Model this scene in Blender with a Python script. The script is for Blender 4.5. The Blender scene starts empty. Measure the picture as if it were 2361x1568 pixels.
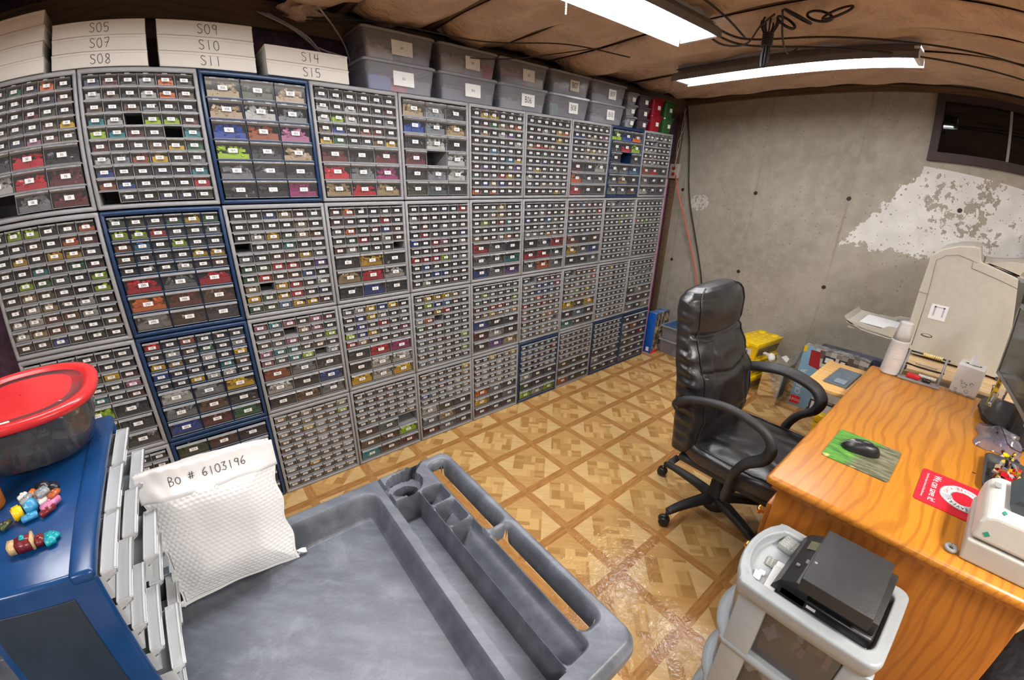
import bpy, bmesh, math, random
from math import sin, cos, pi, radians as R
from mathutils import Vector, Matrix
random.seed(7)
SC = bpy.context.scene
COL = SC.collection
# ---------------------------------------------------------------- camera (wide phone lens with barrel distortion)
cd = bpy.data.cameras.new('camera')
cam = bpy.data.objects.new('camera', cd); COL.objects.link(cam)
cd.type = 'PANO'
cd.panorama_type = 'FISHEYE_LENS_POLYNOMIAL'
cd.sensor_fit = 'HORIZONTAL'; cd.sensor_width = 36.0
cd.fisheye_fov = pi
_mm = 36.0 / 2361 * 1000
_k = (1.0462264, 0.0889482, -0.5733829, 0.2811948)
cd.fisheye_polynomial_k0 = 0.0
cd.fisheye_polynomial_k1 = -_k[0] / _mm
cd.fisheye_polynomial_k2 = -_k[1] / _mm ** 2
cd.fisheye_polynomial_k3 = -_k[2] / _mm ** 3
cd.fisheye_polynomial_k4 = -_k[3] / _mm ** 4
cd.clip_start = 0.02
CM = Matrix(((0.7800251, 0.2145011, -0.5878351, 0.6152), (-0.6253362, 0.3012936, -0.7198450, -1.9747),
             (0.0227034, 0.9290918, 0.3691518, 1.5231), (0, 0, 0, 1)))
cam.matrix_world = CM
SC.camera = cam
# ---------------------------------------------------------------- world, exposure
w = bpy.data.worlds.new('world'); SC.world = w; w.use_nodes = True
w.node_tree.nodes['Background'].inputs[0].default_value = (0.35, 0.36, 0.4, 1)
w.node_tree.nodes['Background'].inputs[1].default_value = 0.03
SC.view_settings.view_transform = 'Standard'
SC.view_settings.look = 'None'
SC.view_settings.exposure = 0.3
SC.view_settings.gamma = 1.0
TUBE = 52.0          # emission of the two shop lights in view
FILL = 26.0          # the basement's other lamps behind the camera (W)
cy = SC.cycles
cy.use_denoising = True
cy.max_bounces = 6; cy.diffuse_bounces = 3; cy.glossy_bounces = 3; cy.transmission_bounces = 4
cy.transparent_max_bounces = 12
cy.caustics_reflective = False; cy.caustics_refractive = False
cy.sample_clamp_indirect = 6.0
cy.use_adaptive_sampling = True; cy.adaptive_threshold = 0.02

def arealamp(name, loc, size, power, color=(1, 1, 1), target=None):
    l = bpy.data.lights.new(name, 'AREA'); l.shape = 'RECTANGLE'; l.size, l.size_y = size
    l.energy = power; l.color = color
    o = bpy.data.objects.new(name, l); COL.objects.link(o); o.location = loc
    d = Vector(target) - Vector(loc) if target else Vector((0, 0, -1))
    o.rotation_euler = d.to_track_quat('-Z', 'Y').to_euler()
    return o
# ceiling lamps of the rest of the basement (behind and beside the photographer)
arealamp('basement_lamp', (-0.9, -2.6, 2.12), (1.2, 0.25), FILL * 1.6, (1, .97, .94))
arealamp('basement_lamp', (1.5, -2.9, 2.12), (1.2, 0.25), FILL * 1.9, (1, .96, .91))
arealamp('basement_lamp', (3.2, -3.4, 2.12), (1.2, 0.25), FILL * .6, (1, .9, .78))

# ---------------------------------------------------------------- helpers
def T(x=0, y=0, z=0): return Matrix.Translation((x, y, z))
def RX(a): return Matrix.Rotation(R(a), 4, 'X')
def RY(a): return Matrix.Rotation(R(a), 4, 'Y')
def RZ(a): return Matrix.Rotation(R(a), 4, 'Z')
I4 = Matrix.Identity(4)

class MB:
    """collects faces for ONE mesh; every face keeps a material index and a colour"""
    def __init__(s): s.v = []; s.f = []; s.m = []; s.c = []; s.sm = []
    def add(s, vs, fs, M=None, mi=0, col=None, smooth=False):
        n = len(s.v)
        s.v += [tuple(M @ Vector(p)) for p in vs] if M is not None else [tuple(p) for p in vs]
        s.f += [tuple(i + n for i in f) for f in fs]
        s.m += [mi] * len(fs); s.c += [col] * len(fs); s.sm += [smooth] * len(fs)
        return s
    def box(s, cx, cy_, cz, sx, sy, sz, M=None, mi=0, col=None):
        x, y, z = sx / 2, sy / 2, sz / 2
        v = [(cx + a * x, cy_ + b * y, cz + c * z) for a in (-1, 1) for b in (-1, 1) for c in (-1, 1)]
        return s.add(v, [(0, 1, 3, 2), (4, 6, 7, 5), (0, 4, 5, 1), (2, 3, 7, 6), (0, 2, 6, 4), (1, 5, 7, 3)], M, mi, col)
    def b2(s, x0, x1, y0, y1, z0, z1, M=None, mi=0, col=None):
        return s.box((x0 + x1) / 2, (y0 + y1) / 2, (z0 + z1) / 2, x1 - x0, y1 - y0, z1 - z0, M, mi, col)
    def rbox(s, x0, x1, y0, y1, z0, z1, r, M=None, mi=0, col=None, seg=2, smooth=True):
        """box with rounded edges"""
        bm = bmesh.new(); bmesh.ops.create_cube(bm, size=1)
        for v in bm.verts:
            v.co = Vector(((x0 + x1) / 2 + v.co.x * (x1 - x0), (y0 + y1) / 2 + v.co.y * (y1 - y0), (z0 + z1) / 2 + v.co.z * (z1 - z0)))
        bmesh.ops.bevel(bm, geom=bm.edges[:], offset=r, segments=seg, affect='EDGES', profile=.5)
        s.frombm(bm, M, mi, col, smooth); return s
    def frombm(s, bm, M=None, mi=0, col=None, smooth=False):
        bm.verts.ensure_lookup_table(); bm.verts.index_update()
        s.add([v.co[:] for v in bm.verts], [[v.index for v in f.verts] for f in bm.faces], M, mi, col, smooth); bm.free()
    def prism(s, pts, z0, z1, M=None, mi=0, col=None, smooth=False):
        """polygon (x, y) extruded in z"""
        n = len(pts)
        v = [(p[0], p[1], z0) for p in pts] + [(p[0], p[1], z1) for p in pts]
        f = [tuple(range(n - 1, -1, -1)), tuple(range(n, 2 * n))]
        s.add(v, f, M, mi, col, False)
        k = len(s.v) - 2 * n
        for i in range(n):
            j = (i + 1) % n
            s.f.append((k + i, k + j, k + n + j, k + n + i)); s.m.append(mi); s.c.append(col); s.sm.append(smooth)
        return s
    def lathe(s, prof, seg=24, M=None, mi=0, col=None, smooth=True, caps=True, sx=1, sy=1, pw=2):
        """prof: (r, z) rings; superellipse power pw"""
        v = []; f = []
        for (r, z) in prof:
            for i in range(seg):
                a = 2 * pi * i / seg; c, d = cos(a), sin(a)
                if pw != 2:
                    c = math.copysign(abs(c) ** (2 / pw), c); d = math.copysign(abs(d) ** (2 / pw), d)
                v.append((r * c * sx, r * d * sy, z))
        for k in range(len(prof) - 1):
            for i in range(seg):
                j = (i + 1) % seg
                f.append((k * seg + i, k * seg + j, (k + 1) * seg + j, (k + 1) * seg + i))
        if caps:
            f.append(tuple(range(seg - 1, -1, -1))); f.append(tuple((len(prof) - 1) * seg + i for i in range(seg)))
        return s.add(v, f, M, mi, col, smooth)
    def cyl(s, r, z0, z1, seg=16, M=None, mi=0, col=None, r2=None): return s.lathe([(r, z0), (r if r2 is None else r2, z1)], seg, M, mi, col)
    def sweep(s, path, rad, seg=8, M=None, mi=0, col=None, flat=(1, 1), up=None, closed=False, pw=2):
        """tube along a 3D path; rad number or list; flat = scale of the section along side / up"""
        P = [Vector(p) for p in path]; n = len(P); v = []; f = []
        nrm = None
        for i, p in enumerate(P):
            t = (P[min(i + 1, n - 1)] - P[max(i - 1, 0)]).normalized()
            if up is not None:
                u = Vector(up)
            elif nrm is None:
                u = Vector((0, 0, 1)) if abs(t.z) < .9 else Vector((1, 0, 0))
            else:
                u = nrm
            side = t.cross(u)
            if side.length < 1e-6: side = t.cross(Vector((1, .1, 0)))
            side.normalize(); nrm = side.cross(t).normalized()
            r = rad[i] if isinstance(rad, (list, tuple)) else rad
            for k in range(seg):
                a = 2 * pi * k / seg; c, d = cos(a), sin(a)
                if pw != 2:
                    c = math.copysign(abs(c) ** (2 / pw), c); d = math.copysign(abs(d) ** (2 / pw), d)
                v.append(tuple(p + side * (c * r * flat[0]) + nrm * (d * r * flat[1])))
        for i in range(n - 1):
            for k in range(seg):
                j = (k + 1) % seg
                f.append((i * seg + k, i * seg + j, (i + 1) * seg + j, (i + 1) * seg + k))
        f.append(tuple(range(seg - 1, -1, -1))); f.append(tuple((n - 1) * seg + k for k in range(seg)))
        return s.add(v, f, M, mi, col, True)
    def grid(s, nu, nv, fn, M=None, mi=0, col=None, smooth=True, closeu=False):
        v = [fn(i / (nu if closeu else nu - 1), j / (nv - 1)) for i in range(nu) for j in range(nv)]
        f = []
        for i in range(nu if closeu else nu - 1):
            i2 = (i + 1) % nu
            for j in range(nv - 1):
                f.append((i * nv + j, i2 * nv + j, i2 * nv + j + 1, i * nv + j + 1))
        return s.add(v, f, M, mi, col, smooth)
    def sphere(s, cx, cy_, cz, rx, ry=None, rz=None, seg=16, M=None, mi=0, col=None):
        ry = ry or rx; rz = rz or rx
        pr = [(max(sin(pi * i / (seg // 2)), 1e-4), -cos(pi * i / (seg // 2))) for i in range(seg // 2 + 1)]
        MM = (M or I4) @ T(cx, cy_, cz) @ Matrix.Diagonal((rx, ry, rz, 1))
        return s.lathe(pr, seg, MM, mi, col)
    def mesh(s, name, mats):
        me = bpy.data.meshes.new(name)
        me.from_pydata(s.v, [], s.f)
        for m in (mats if isinstance(mats, (list, tuple)) else [mats]): me.materials.append(m)
        me.polygons.foreach_set('material_index', s.m)
        me.polygons.foreach_set('use_smooth', s.sm)
        if any(c is not None for c in s.c):
            a = me.color_attributes.new('Col', 'FLOAT_COLOR', 'CORNER')
            buf = []
            for p, c in zip(me.polygons, s.c):
                c = c or (.5, .5, .5)
                buf += [c[0], c[1], c[2], 1.0] * p.loop_total
            a.data.foreach_set('color', buf)
        me.update()
        return me
    def build(s, name, mats, parent=None, loc=(0, 0, 0), rotz=0):
        o = bpy.data.objects.new(name, s.mesh(name, mats)); COL.objects.link(o)
        o.location = loc
        if rotz: o.rotation_euler = (0, 0, R(rotz))
        if parent is not None: o.parent = parent
        return o

def tag(o, label=None, cat=None, group=None, kind=None):
    if label: o['label'] = label
    if cat: o['category'] = cat
    if group: o['group'] = group
    if kind: o['kind'] = kind
    return o
def thing(name, label, cat, loc=(0, 0, 0), rotz=0, group=None):
    o = bpy.data.objects.new(name, None); COL.objects.link(o)
    o.empty_display_size = .05; o.location = loc; o.rotation_euler = (0, 0, R(rotz))
    return tag(o, label, cat, group)
def struct(o): o['kind'] = 'structure'; return o
def smoothen(o, lv=1):
    m = o.modifiers.new('sub', 'SUBSURF'); m.levels = lv; m.render_levels = lv; return o
def spline(pts, n=8):
    """Catmull-Rom through the points"""
    P = [Vector(p) for p in pts]; P = [2 * P[0] - P[1]] + P + [2 * P[-1] - P[-2]]; out = []
    for i in range(1, len(P) - 2):
        for k in range(n):
            t = k / n; a, b, c, d = P[i - 1], P[i], P[i + 1], P[i + 2]
            out.append(.5 * ((2 * b) + (c - a) * t + (2 * a - 5 * b + 4 * c - d) * t * t + (3 * b - a - 3 * c + d) * t ** 3))
    out.append(P[-2]); return out
_txt = {}
def text_faces(txt, size=1.0):
    """flat outline of printed letters: verts (x, y), faces; centred"""
    if txt not in _txt:
        cu = bpy.data.curves.new('lettering', 'FONT'); cu.body = txt; cu.size = 1; cu.align_x = 'CENTER'; cu.align_y = 'CENTER'
        cu.resolution_u = 2
        o = bpy.data.objects.new('lettering', cu); COL.objects.link(o)
        dg = bpy.context.evaluated_depsgraph_get(); me = o.evaluated_get(dg).to_mesh()
        _txt[txt] = ([(v.co.x, v.co.y) for v in me.vertices], [tuple(p.vertices) for p in me.polygons])
        o.evaluated_get(dg).to_mesh_clear(); bpy.data.objects.remove(o); bpy.data.curves.remove(cu)
    v, f = _txt[txt]
    return [(x * size, y * size, 0) for x, y in v], f
def put_text(mb, txt, size, M, mi=0, col=None, sx=1.0):
    v, f = text_faces(txt, size); mb.add([(x * sx, y, z) for x, y, z in v], f, M, mi, col)
# hand-written strokes on a unit box (0..1 wide .65)
HS = {'S': [[(.55, .9), (.3, 1), (.1, .82), (.25, .58), (.5, .42), (.52, .15), (.25, 0), (.05, .12)]],
      '0': [[(.3, 1), (.08, .8), (.05, .35), (.25, 0), (.5, .15), (.55, .6), (.45, .92), (.3, 1)]],
      'O': [[(.3, .8), (.06, .6), (.08, .2), (.3, 0), (.52, .2), (.52, .6), (.3, .8)]],
      '1': [[(.3, 1), (.3, 0)]], '5': [[(.55, 1), (.15, 1), (.1, .58), (.4, .6), (.52, .3), (.35, .02), (.05, .08)]],
      '7': [[(.05, .95), (.55, 1), (.2, 0)], [(.12, .5), (.45, .55)]],
      '8': [[(.5, .9), (.25, 1), (.12, .75), (.45, .45), (.5, .15), (.25, 0), (.08, .2), (.45, .6), (.5, .9)]],
      '9': [[(.5, .9), (.25, 1), (.1, .7), (.3, .5), (.5, .7), (.5, .9), (.45, 0)]],
      '4': [[(.15, 1), (.1, .5), (.55, .52)], [(.48, 1), (.42, 0)]],
      '6': [[(.45, 1), (.15, .6), (.08, .2), (.3, 0), (.5, .2), (.35, .45), (.1, .3)]],
      '3': [[(.08, .95), (.5, 1), (.25, .6), (.5, .35), (.35, 0), (.05, .08)]],
      'B': [[(.12, 0), (.1, 1), (.4, .92), (.42, .65), (.12, .52), (.5, .4), (.45, .08), (.12, 0)]],
      '#': [[(.2, .9), (.12, .1)], [(.45, .9), (.36, .1)], [(0, .62), (.58, .68)], [(0, .32), (.56, .38)]], ' ': []}
def handwrite(mb, txt, h, M, wd=.0025, mi=0, jit=.03, fn=None, gap=.78):
    rnd = random.Random(txt); x = -len(txt) * gap * h / 2
    for ch in txt:
        dy = rnd.uniform(-jit, jit) * h
        for st in HS.get(ch, []):
            p = [Vector((q[0], q[1], q[2])) for q in spline([(x + a * h, b * h + dy - h / 2, 0) for a, b in st], 4)] if len(st) > 2 else [Vector((x + a * h, b * h + dy - h / 2, 0)) for a, b in st]
            for a, b in zip(p[:-1], p[1:]):
                d = (b - a)
                if d.length < 1e-6: continue
                d.normalize(); n = Vector((-d.y, d.x, 0)) * wd / 2; a2 = a - d * wd * .3; b2 = b + d * wd * .3
                q = [a2 - n, b2 - n, b2 + n, a2 + n]
                if fn: q = [fn(v) for v in q]
                mb.add(q, [(0, 1, 2, 3)], M, mi)
        x += gap * h
SEG = {'0': 'abcdef', '1': 'bc', '2': 'abged', '3': 'abgcd', '4': 'fgbc', '5': 'afgcd', '6': 'afgedc', '7': 'abc', '8': 'abcdefg', '9': 'abcdfg'}
def digits(mb, txt, h, M, mi=1):
    w_, t = h * .5, h * .15; x = -(len(txt) * h * .72 - h * .22) / 2
    box = {'a': (0, h - t, w_, h), 'd': (0, 0, w_, t), 'g': (0, h / 2 - t / 2, w_, h / 2 + t / 2), 'f': (0, h / 2, t, h), 'e': (0, 0, t, h / 2), 'b': (w_ - t, h / 2, w_, h), 'c': (w_ - t, 0, w_, h / 2)}
    for ch in txt:
        for sgm in SEG[ch]:
            a, b, c, d = box[sgm]
            mb.add([(x + a, b - h / 2, 0), (x + c, b - h / 2, 0), (x + c, d - h / 2, 0), (x + a, d - h / 2, 0)], [(0, 1, 2, 3)], M, mi)
        x += h * .72

# ---------------------------------------------------------------- materials
class Nd:
    """tiny expression layer over shader math nodes"""
    def __init__(s, nt, sock): s.nt = nt; s.o = sock
    def _m(s, op, *a):
        n = s.nt.nodes.new('ShaderNodeMath'); n.operation = op
        for i, x in enumerate((s,) + a):
            if isinstance(x, Nd): s.nt.links.new(x.o, n.inputs[i])
            else: n.inputs[i].default_value = x
        return Nd(s.nt, n.outputs[0])
    def __add__(s, b): return s._m('ADD', b)
    def __sub__(s, b): return s._m('SUBTRACT', b)
    def __mul__(s, b): return s._m('MULTIPLY', b)
    def __truediv__(s, b): return s._m('DIVIDE', b)
    def lt(s, b): return s._m('LESS_THAN', b)
    def gt(s, b): return s._m('GREATER_THAN', b)
    def fract(s): return s._m('FRACT')
    def floor(s): return s._m('FLOOR')
    def abs(s): return s._m('ABSOLUTE')
    def mod2(s): return (s * .5).fract() * 2
    def inv(s): return Nd(s.nt, s._m('SUBTRACT', 0.0).o)._rsub()
    def _rsub(s):
        n = s.nt.nodes.new('ShaderNodeMath'); n.operation = 'SUBTRACT'; n.inputs[0].default_value = 1.0
        s.nt.links.new(s.o, n.inputs[1]); return Nd(s.nt, n.outputs[0])
    def mx(s, b): return s._m('MAXIMUM', b)
    def mn(s, b): return s._m('MINIMUM', b)
    def sin(s): return s._m('SINE')
    def sm(s, a, b):
        n = s.nt.nodes.new('ShaderNodeMapRange'); n.interpolation_type = 'SMOOTHSTEP'
        s.nt.links.new(s.o, n.inputs[0]); n.inputs[1].default_value = a; n.inputs[2].default_value = b
        return Nd(s.nt, n.outputs[0])
class Mat:
    def __init__(s, name):
        s.m = bpy.data.materials.new(name); s.m.use_nodes = True; s.nt = s.m.node_tree
        s.b = s.nt.nodes['Principled BSDF']; s.out = s.nt.nodes['Material Output']
    def n(s, t, **kw):
        x = s.nt.nodes.new('ShaderNode' + t)
        for k, v in kw.items(): setattr(x, k, v)
        return x
    def link(s, a, b): s.nt.links.new(a.o if isinstance(a, Nd) else a, b)
    def xyz(s, kind='Object'):
        t = s.n('TexCoord'); p = s.n('SeparateXYZ'); s.link(t.outputs[kind], p.inputs[0])
        return [Nd(s.nt, p.outputs[i]) for i in range(3)]
    def vec(s, x, y, z):
        c = s.n('CombineXYZ')
        for i, q in enumerate((x, y, z)):
            if isinstance(q, Nd): s.link(q, c.inputs[i])
            else: c.inputs[i].default_value = q
        return c.outputs[0]
    def noise(s, scale, detail=3, vec=None, rough=.55, dist=0, col=False):
        t = s.n('TexNoise'); t.inputs['Scale'].default_value = scale; t.inputs['Detail'].default_value = detail
        t.inputs['Roughness'].default_value = rough; t.inputs['Distortion'].default_value = dist
        if vec is None:
            vec = s.n('TexCoord').outputs['Object']
        s.link(vec, t.inputs['Vector'])
        return t.outputs['Color'] if col else Nd(s.nt, t.outputs[0])
    def voronoi(s, scale, vec=None, feat='F1', out=0, rnd=1):
        t = s.n('TexVoronoi'); t.feature = feat; t.inputs['Scale'].default_value = scale; t.inputs['Randomness'].default_value = rnd
        if vec is None: vec = s.n('TexCoord').outputs['Object']
        s.link(vec, t.inputs['Vector'])
        return t.outputs[out] if out else Nd(s.nt, t.outputs[0])
    def mix(s, f, a, b):
        t = s.n('Mix', data_type='RGBA')
        if isinstance(f, (int, float)): t.inputs[0].default_value = f
        else: s.link(f, t.inputs[0])
        for q, i in ((a, 6), (b, 7)):
            if isinstance(q, (tuple, list)): t.inputs[i].default_value = (*q[:3], 1)
            else: s.link(q, t.inputs[i])
        return t.outputs[2]
    def base(s, c):
        if isinstance(c, (tuple, list)): s.b.inputs['Base Color'].default_value = (*c[:3], 1)
        else: s.link(c, s.b.inputs['Base Color'])
        return s
    def bump(s, h, strength=.3, dist=.01):
        b = s.n('Bump'); b.inputs['Strength'].default_value = strength; b.inputs['Distance'].default_value = dist
        s.link(h, b.inputs['Height']); s.link(b.outputs[0], s.b.inputs['Normal']); return s
    def set(s, **kw):
        for k, v in kw.items():
            k = {'rough': 'Roughness', 'metal': 'Metallic', 'spec': 'Specular IOR Level', 'trans': 'Transmission Weight', 'coat': 'Coat Weight', 'coatr': 'Coat Roughness', 'alpha': 'Alpha', 'sub': 'Subsurface Weight', 'ior': 'IOR'}[k]
            if isinstance(v, (int, float)): s.b.inputs[k].default_value = v
            else: s.link(v, s.b.inputs[k])
        return s
def plain(name, c, rough=.5, metal=0, spec=.5, var=.12, nscale=30, bump=0, bscale=80, coat=0):
    """painted or moulded surface with slight tone variation"""
    m = Mat(name); m.set(rough=rough, metal=metal, spec=spec, coat=coat)
    n = m.noise(nscale, 3)
    m.base(m.mix(n.sm(.3, .7), tuple(x * (1 - var) for x in c), tuple(min(1, x * (1 + var)) for x in c)))
    if bump: m.bump(m.noise(bscale, 3), bump, .004)
    return m.m
def clear(name, tint=(.8, .83, .85), body=.25, rough=.12, bcol=(.7, .72, .75), fres=1.35, spec=.9):
    """thin clear or smoky plastic: mostly transparent, some milky body and a sharp sheen"""
    m = Mat(name); nt = m.nt
    tr = m.n('BsdfTransparent'); tr.inputs[0].default_value = (*tint, 1)
    df = m.n('BsdfDiffuse'); df.inputs[0].default_value = (*bcol, 1)
    gl = m.n('BsdfGlossy'); gl.inputs['Roughness'].default_value = rough; gl.inputs[0].default_value = (spec, spec, spec, 1)
    fr = m.n('Fresnel'); fr.inputs[0].default_value = fres
    a = m.n('MixShader'); a.inputs[0].default_value = body
    b = m.n('MixShader')
    m.link(tr.outputs[0], a.inputs[1]); m.link(df.outputs[0], a.inputs[2])
    m.link(fr.outputs[0], b.inputs[0]); m.link(a.outputs[0], b.inputs[1]); m.link(gl.outputs[0], b.inputs[2])
    m.link(b.outputs[0], m.out.inputs[0]); nt.nodes.remove(m.b)
    return m.m
def emit(name, c, s):
    m = Mat(name); e = m.n('Emission'); e.inputs[0].default_value = (*c, 1); e.inputs[1].default_value = s
    m.link(e.outputs[0], m.out.inputs[0]); return m.m

# floor: printed parquet vinyl, strips every 0.2986 m, basket weave turned by 45 degrees inside
def m_floor():
    m = Mat('parquet_vinyl'); x, y, z = m.xyz()
    s = .2986; u = (x - (2.0536 - 40 * s)) / s; v = (y + .1295 + 40 * s) / s
    iu, iv = u.floor(), v.floor(); fu, fv = u.fract(), v.fract()
    eu = fu.mn(fu.inv()); ev = fv.mn(fv.inv()); strip = eu.mn(ev).lt(.072)
    cu, cv = fu - .5, fv - .5; dia = (cu.abs() + cv.abs())
    p, q = (cu + cv) * .7071, (cu - cv) * .7071
    k = 4.5; P, Q = (p * k + 10.5), (q * k + 10.5)
    chk = (P.floor() + Q.floor()).mod2().gt(.5)
    stP, stQ = (P * 3).floor(), (Q * 3).floor()
    seed = m.mix(chk, m.vec(stP, Q.floor(), iu + iv * 3), m.vec(P.floor() + 20, stQ, iu + iv * 3))
    wn = m.n('TexWhiteNoise'); wn.noise_dimensions = '3D'; m.link(seed, wn.inputs['Vector']); tone = Nd(m.nt, wn.outputs[0])
    grp = m.mix(chk, m.vec(P.floor(), Q.floor(), 1.0), m.vec(P.floor(), Q.floor(), 2.0))
    wn2 = m.n('TexWhiteNoise'); m.link(grp, wn2.inputs['Vector']); tone2 = Nd(m.nt, wn2.outputs[0])
    gx = m.noise(9, 4, m.vec(p * 2, q * .35, iu * 1.7 + iv)); gy = m.noise(9, 4, m.vec(p * .35, q * 2, iu * 1.7 + iv + 5))
    gn = m.noise(14, 4, m.vec(x * 1, y * 6, 0)); gm = m.noise(14, 4, m.vec(x * 6, y * 1, 3))
    tt = (tone * .55 + tone2 * .45).sm(.25, .8)
    plank = m.mix(tt, (.40, .21, .062), (.68, .43, .165))
    tri = m.mix(gx.sm(.35, .7), (.56, .34, .12), (.74, .50, .22))
    inner = m.mix(dia.gt(.425), plank, tri)
    tri2 = m.mix(((cu * cv).gt(0)), m.mix(.5, tri, (.72, .50, .23)), m.mix(.7, tri, (.50, .28, .09)))
    inner = m.mix(dia.gt(.425), plank, tri2)
    sc = m.mix((eu.lt(ev) * 1 + 0).sm(0, 1), m.mix(gn.sm(.3, .7), (.30, .135, .035), (.45, .225, .07)), m.mix(gm.sm(.3, .7), (.35, .165, .045), (.48, .245, .08)))
    c = m.mix(strip, inner, sc)
    big = m.noise(1.3, 2)
    c = m.mix((big.sm(.35, .7)) * .25, c, m.mix(.35, c, (.35, .19, .07)))
    m.base(c); m.set(rough=(m.noise(5, 3).sm(.2, .8) * .08 + .12), spec=.45)
    m.bump(m.noise(38, 3, dist=.8), .5, .004)
    return m.m
def m_concrete():
    m = Mat('poured_concrete'); x, y, z = m.xyz()
    a = m.noise(1.6, 6, rough=.65); b = m.noise(14, 5); c = m.noise(60, 3)
    col = m.mix(a.sm(.3, .7), (.30, .275, .222), (.42, .39, .325))
    col = m.mix(b.sm(.35, .75) * .5, col, (.47, .44, .375))
    # pits
    pit = m.voronoi(26); pit2 = m.voronoi(55); msk = m.noise(2.2, 2).sm(.40, .56)
    pits = (pit + c * .2).lt(.235) * msk
    pits2 = (pit2 + c * .25).lt(.27) * m.noise(3.1, 2).sm(.4, .55)
    col = m.mix((pits.mx(pits2)) * .6, col, (.17, .15, .115))
    # shutter seams
    wob = m.noise(5, 3) * .02
    for yc in (-.05, -.49, -1.137, -1.784, .156):
        sm_ = ((y + (-yc) + wob - .01).abs()).sm(.002, .012).inv() * m.noise(3.3, 4).sm(.3, .7) * (.3 if yc in (-.05,) else .55)
        col = m.mix(sm_, col, (.24, .20, .15))
    col = m.mix(m.noise(.9, 3).sm(.55, .8) * .35, col, (.30, .24, .15))
    # white paint patch
    nz = m.noise(6, 4) * .34 + m.noise(30, 3) * .10
    ld = (y + 1.19) * .829 + (z - 1.23) * .559
    lb = (z * -1 + 1.135) + (y + 1.6) * .03
    ns = m.noise(9, 5, rough=.7) * .20 + m.noise(34, 3) * .10 - .14
    d = ld.mx(lb) + ns
    patch = d.lt(0)
    edge = d.sm(-.16, 0)
    holes = (m.voronoi(27) + c * .25 + (edge * -.13)).lt(.215)
    blot = m.noise(16, 4, rough=.7)
    m2 = ((y + 1.80).abs() * 3.2).mx((z - 1.50).abs() * 3.4).sm(1.05, .45)
    chip = (blot + (m2 * .12)).gt(.635)
    under = (z + (y + 2.12) * -.08).lt(1.665)
    pm = patch * (holes.mx(chip)).inv() * under
    # a second small patch near the corner
    d2 = ((y + .03) / .12); e2 = ((z - 1.36) / .10); p2 = (d2 * d2 + e2 * e2 + nz * 2).lt(.95) * m.noise(40, 3).gt(.47)
    wc = m.mix(m.noise(8, 4).sm(.3, .7), (.70, .69, .66), (.84, .83, .80))
    col = m.mix(pm, col, wc); col = m.mix(p2 * .6, col, wc)
    m.base(col); m.set(rough=.85, spec=.25)
    m.bump((c * .3 + b * .4) + (pits * -.6) + pm * .4, .5, .006)
    return m.m
def m_wood(name, c1, c2, c3, axis=0, scale=1.0, rough=.35, rings=6, coat=0.0):
    """oak with cathedral grain; axis = grain direction"""
    m = Mat(name); p = m.xyz()
    g = p[axis]; o = [p[i] for i in range(3) if i != axis]
    n1 = m.noise(1.5 * scale, 2, m.vec(g * .8, o[0] * 2.0, o[1] * 2.0))
    ring = ((n1 * 42 * (rings / 7)) + (o[0] + o[1]) * 170 + m.noise(12 * scale, 3, m.vec(g * .5, o[0] * 2, o[1] * 2)) * 4.0).sin().sm(.3, 1.0)
    fine = m.noise(30 * scale, 3, m.vec(g * .12, o[0] * 3, o[1] * 3))
    big = m.noise(1.2 * scale, 2)
    col = m.mix(ring * .62, m.mix(m.noise(.9 * scale, 2).sm(.3, .7), c1, c2), c3)
    col = m.mix(fine.sm(.45, .75) * .55, col, c3)
    col = m.mix(big.sm(.4, .7) * .3, col, c2)
    m.base(col); m.set(rough=rough, spec=.5, coat=coat, coatr=.15); m.bump(fine, .08, .002)
    return m.m
def m_paper():
    m = Mat('kraft_paper_facing'); n = m.noise(3, 5, dist=.8); f = m.noise(40, 3)
    c = m.mix(n.sm(.3, .7), (.52, .375, .285), (.69, .52, .41)); c = m.mix(f.sm(.5, .8) * .3, c, (.38, .25, .16))
    x, y, z = m.xyz()
    # faded red print, in short runs
    pr = m.voronoi(2.2); lettering = m.noise(55, 1, m.vec(x * 2, y * .6, 0)).gt(.5) * pr.lt(.085)
    c = m.mix(lettering * .5, c, (.5, .1, .06))
    m.base(c); m.set(rough=.75, spec=.25); m.bump(m.noise(7, 5, dist=1.6) * .8 + m.noise(40, 3) * .2, 1.0, .03)
    return m.m
def m_attr(name, rough=.3, spec=.5):
    m = Mat(name); a = m.n('Attribute'); a.attribute_name = 'Col'; m.base(a.outputs['Color']); m.set(rough=rough, spec=spec); return m.m
def m_leather():
    m = Mat('black_leather'); n = m.noise(6, 4); f = m.voronoi(260)
    m.base(m.mix(n.sm(.3, .7), (.010, .010, .011), (.022, .022, .024)))
    cr = m.noise(7, 3, dist=1.5)
    m.set(rough=(n * .14 + .25), spec=.6); m.bump(cr * 1.0 + f * .05, .32, .010)
    return m.m
def m_cartgrey():
    m = Mat('dark_grey_structural_plastic'); x, y, z = m.xyz()
    n = m.noise(6, 6, m.vec(x * 1.2 + y * .7, y * 1.2 - x * .7, z), rough=.7, dist=1.0); f = m.noise(120, 2); sw = m.noise(11, 5, m.vec((x + y) * 2.2, (x - y) * .6, z), rough=.65)
    up = m.n('NewGeometry'); sp = m.n('SeparateXYZ'); m.link(up.outputs['Normal'], sp.inputs[0])
    c = m.mix(sw.sm(.35, .75), (.075, .084, .102), (.132, .146, .172)); c = m.mix(n.sm(.5, .72) * .45, c, (.235, .255, .29))
    m.base(c); m.set(rough=.42, spec=.5); m.bump(n * .6 + f * .25, .25, .004)
    return m.m
def m_mailer():
    m = Mat('bubble_mailer_white'); x, y, z = m.xyz('Generated')
    m.base(m.mix(m.noise(5, 3).sm(.3, .7), (.84, .85, .86), (.90, .91, .92))); m.set(rough=.38, spec=.5)
    return m.m
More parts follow.
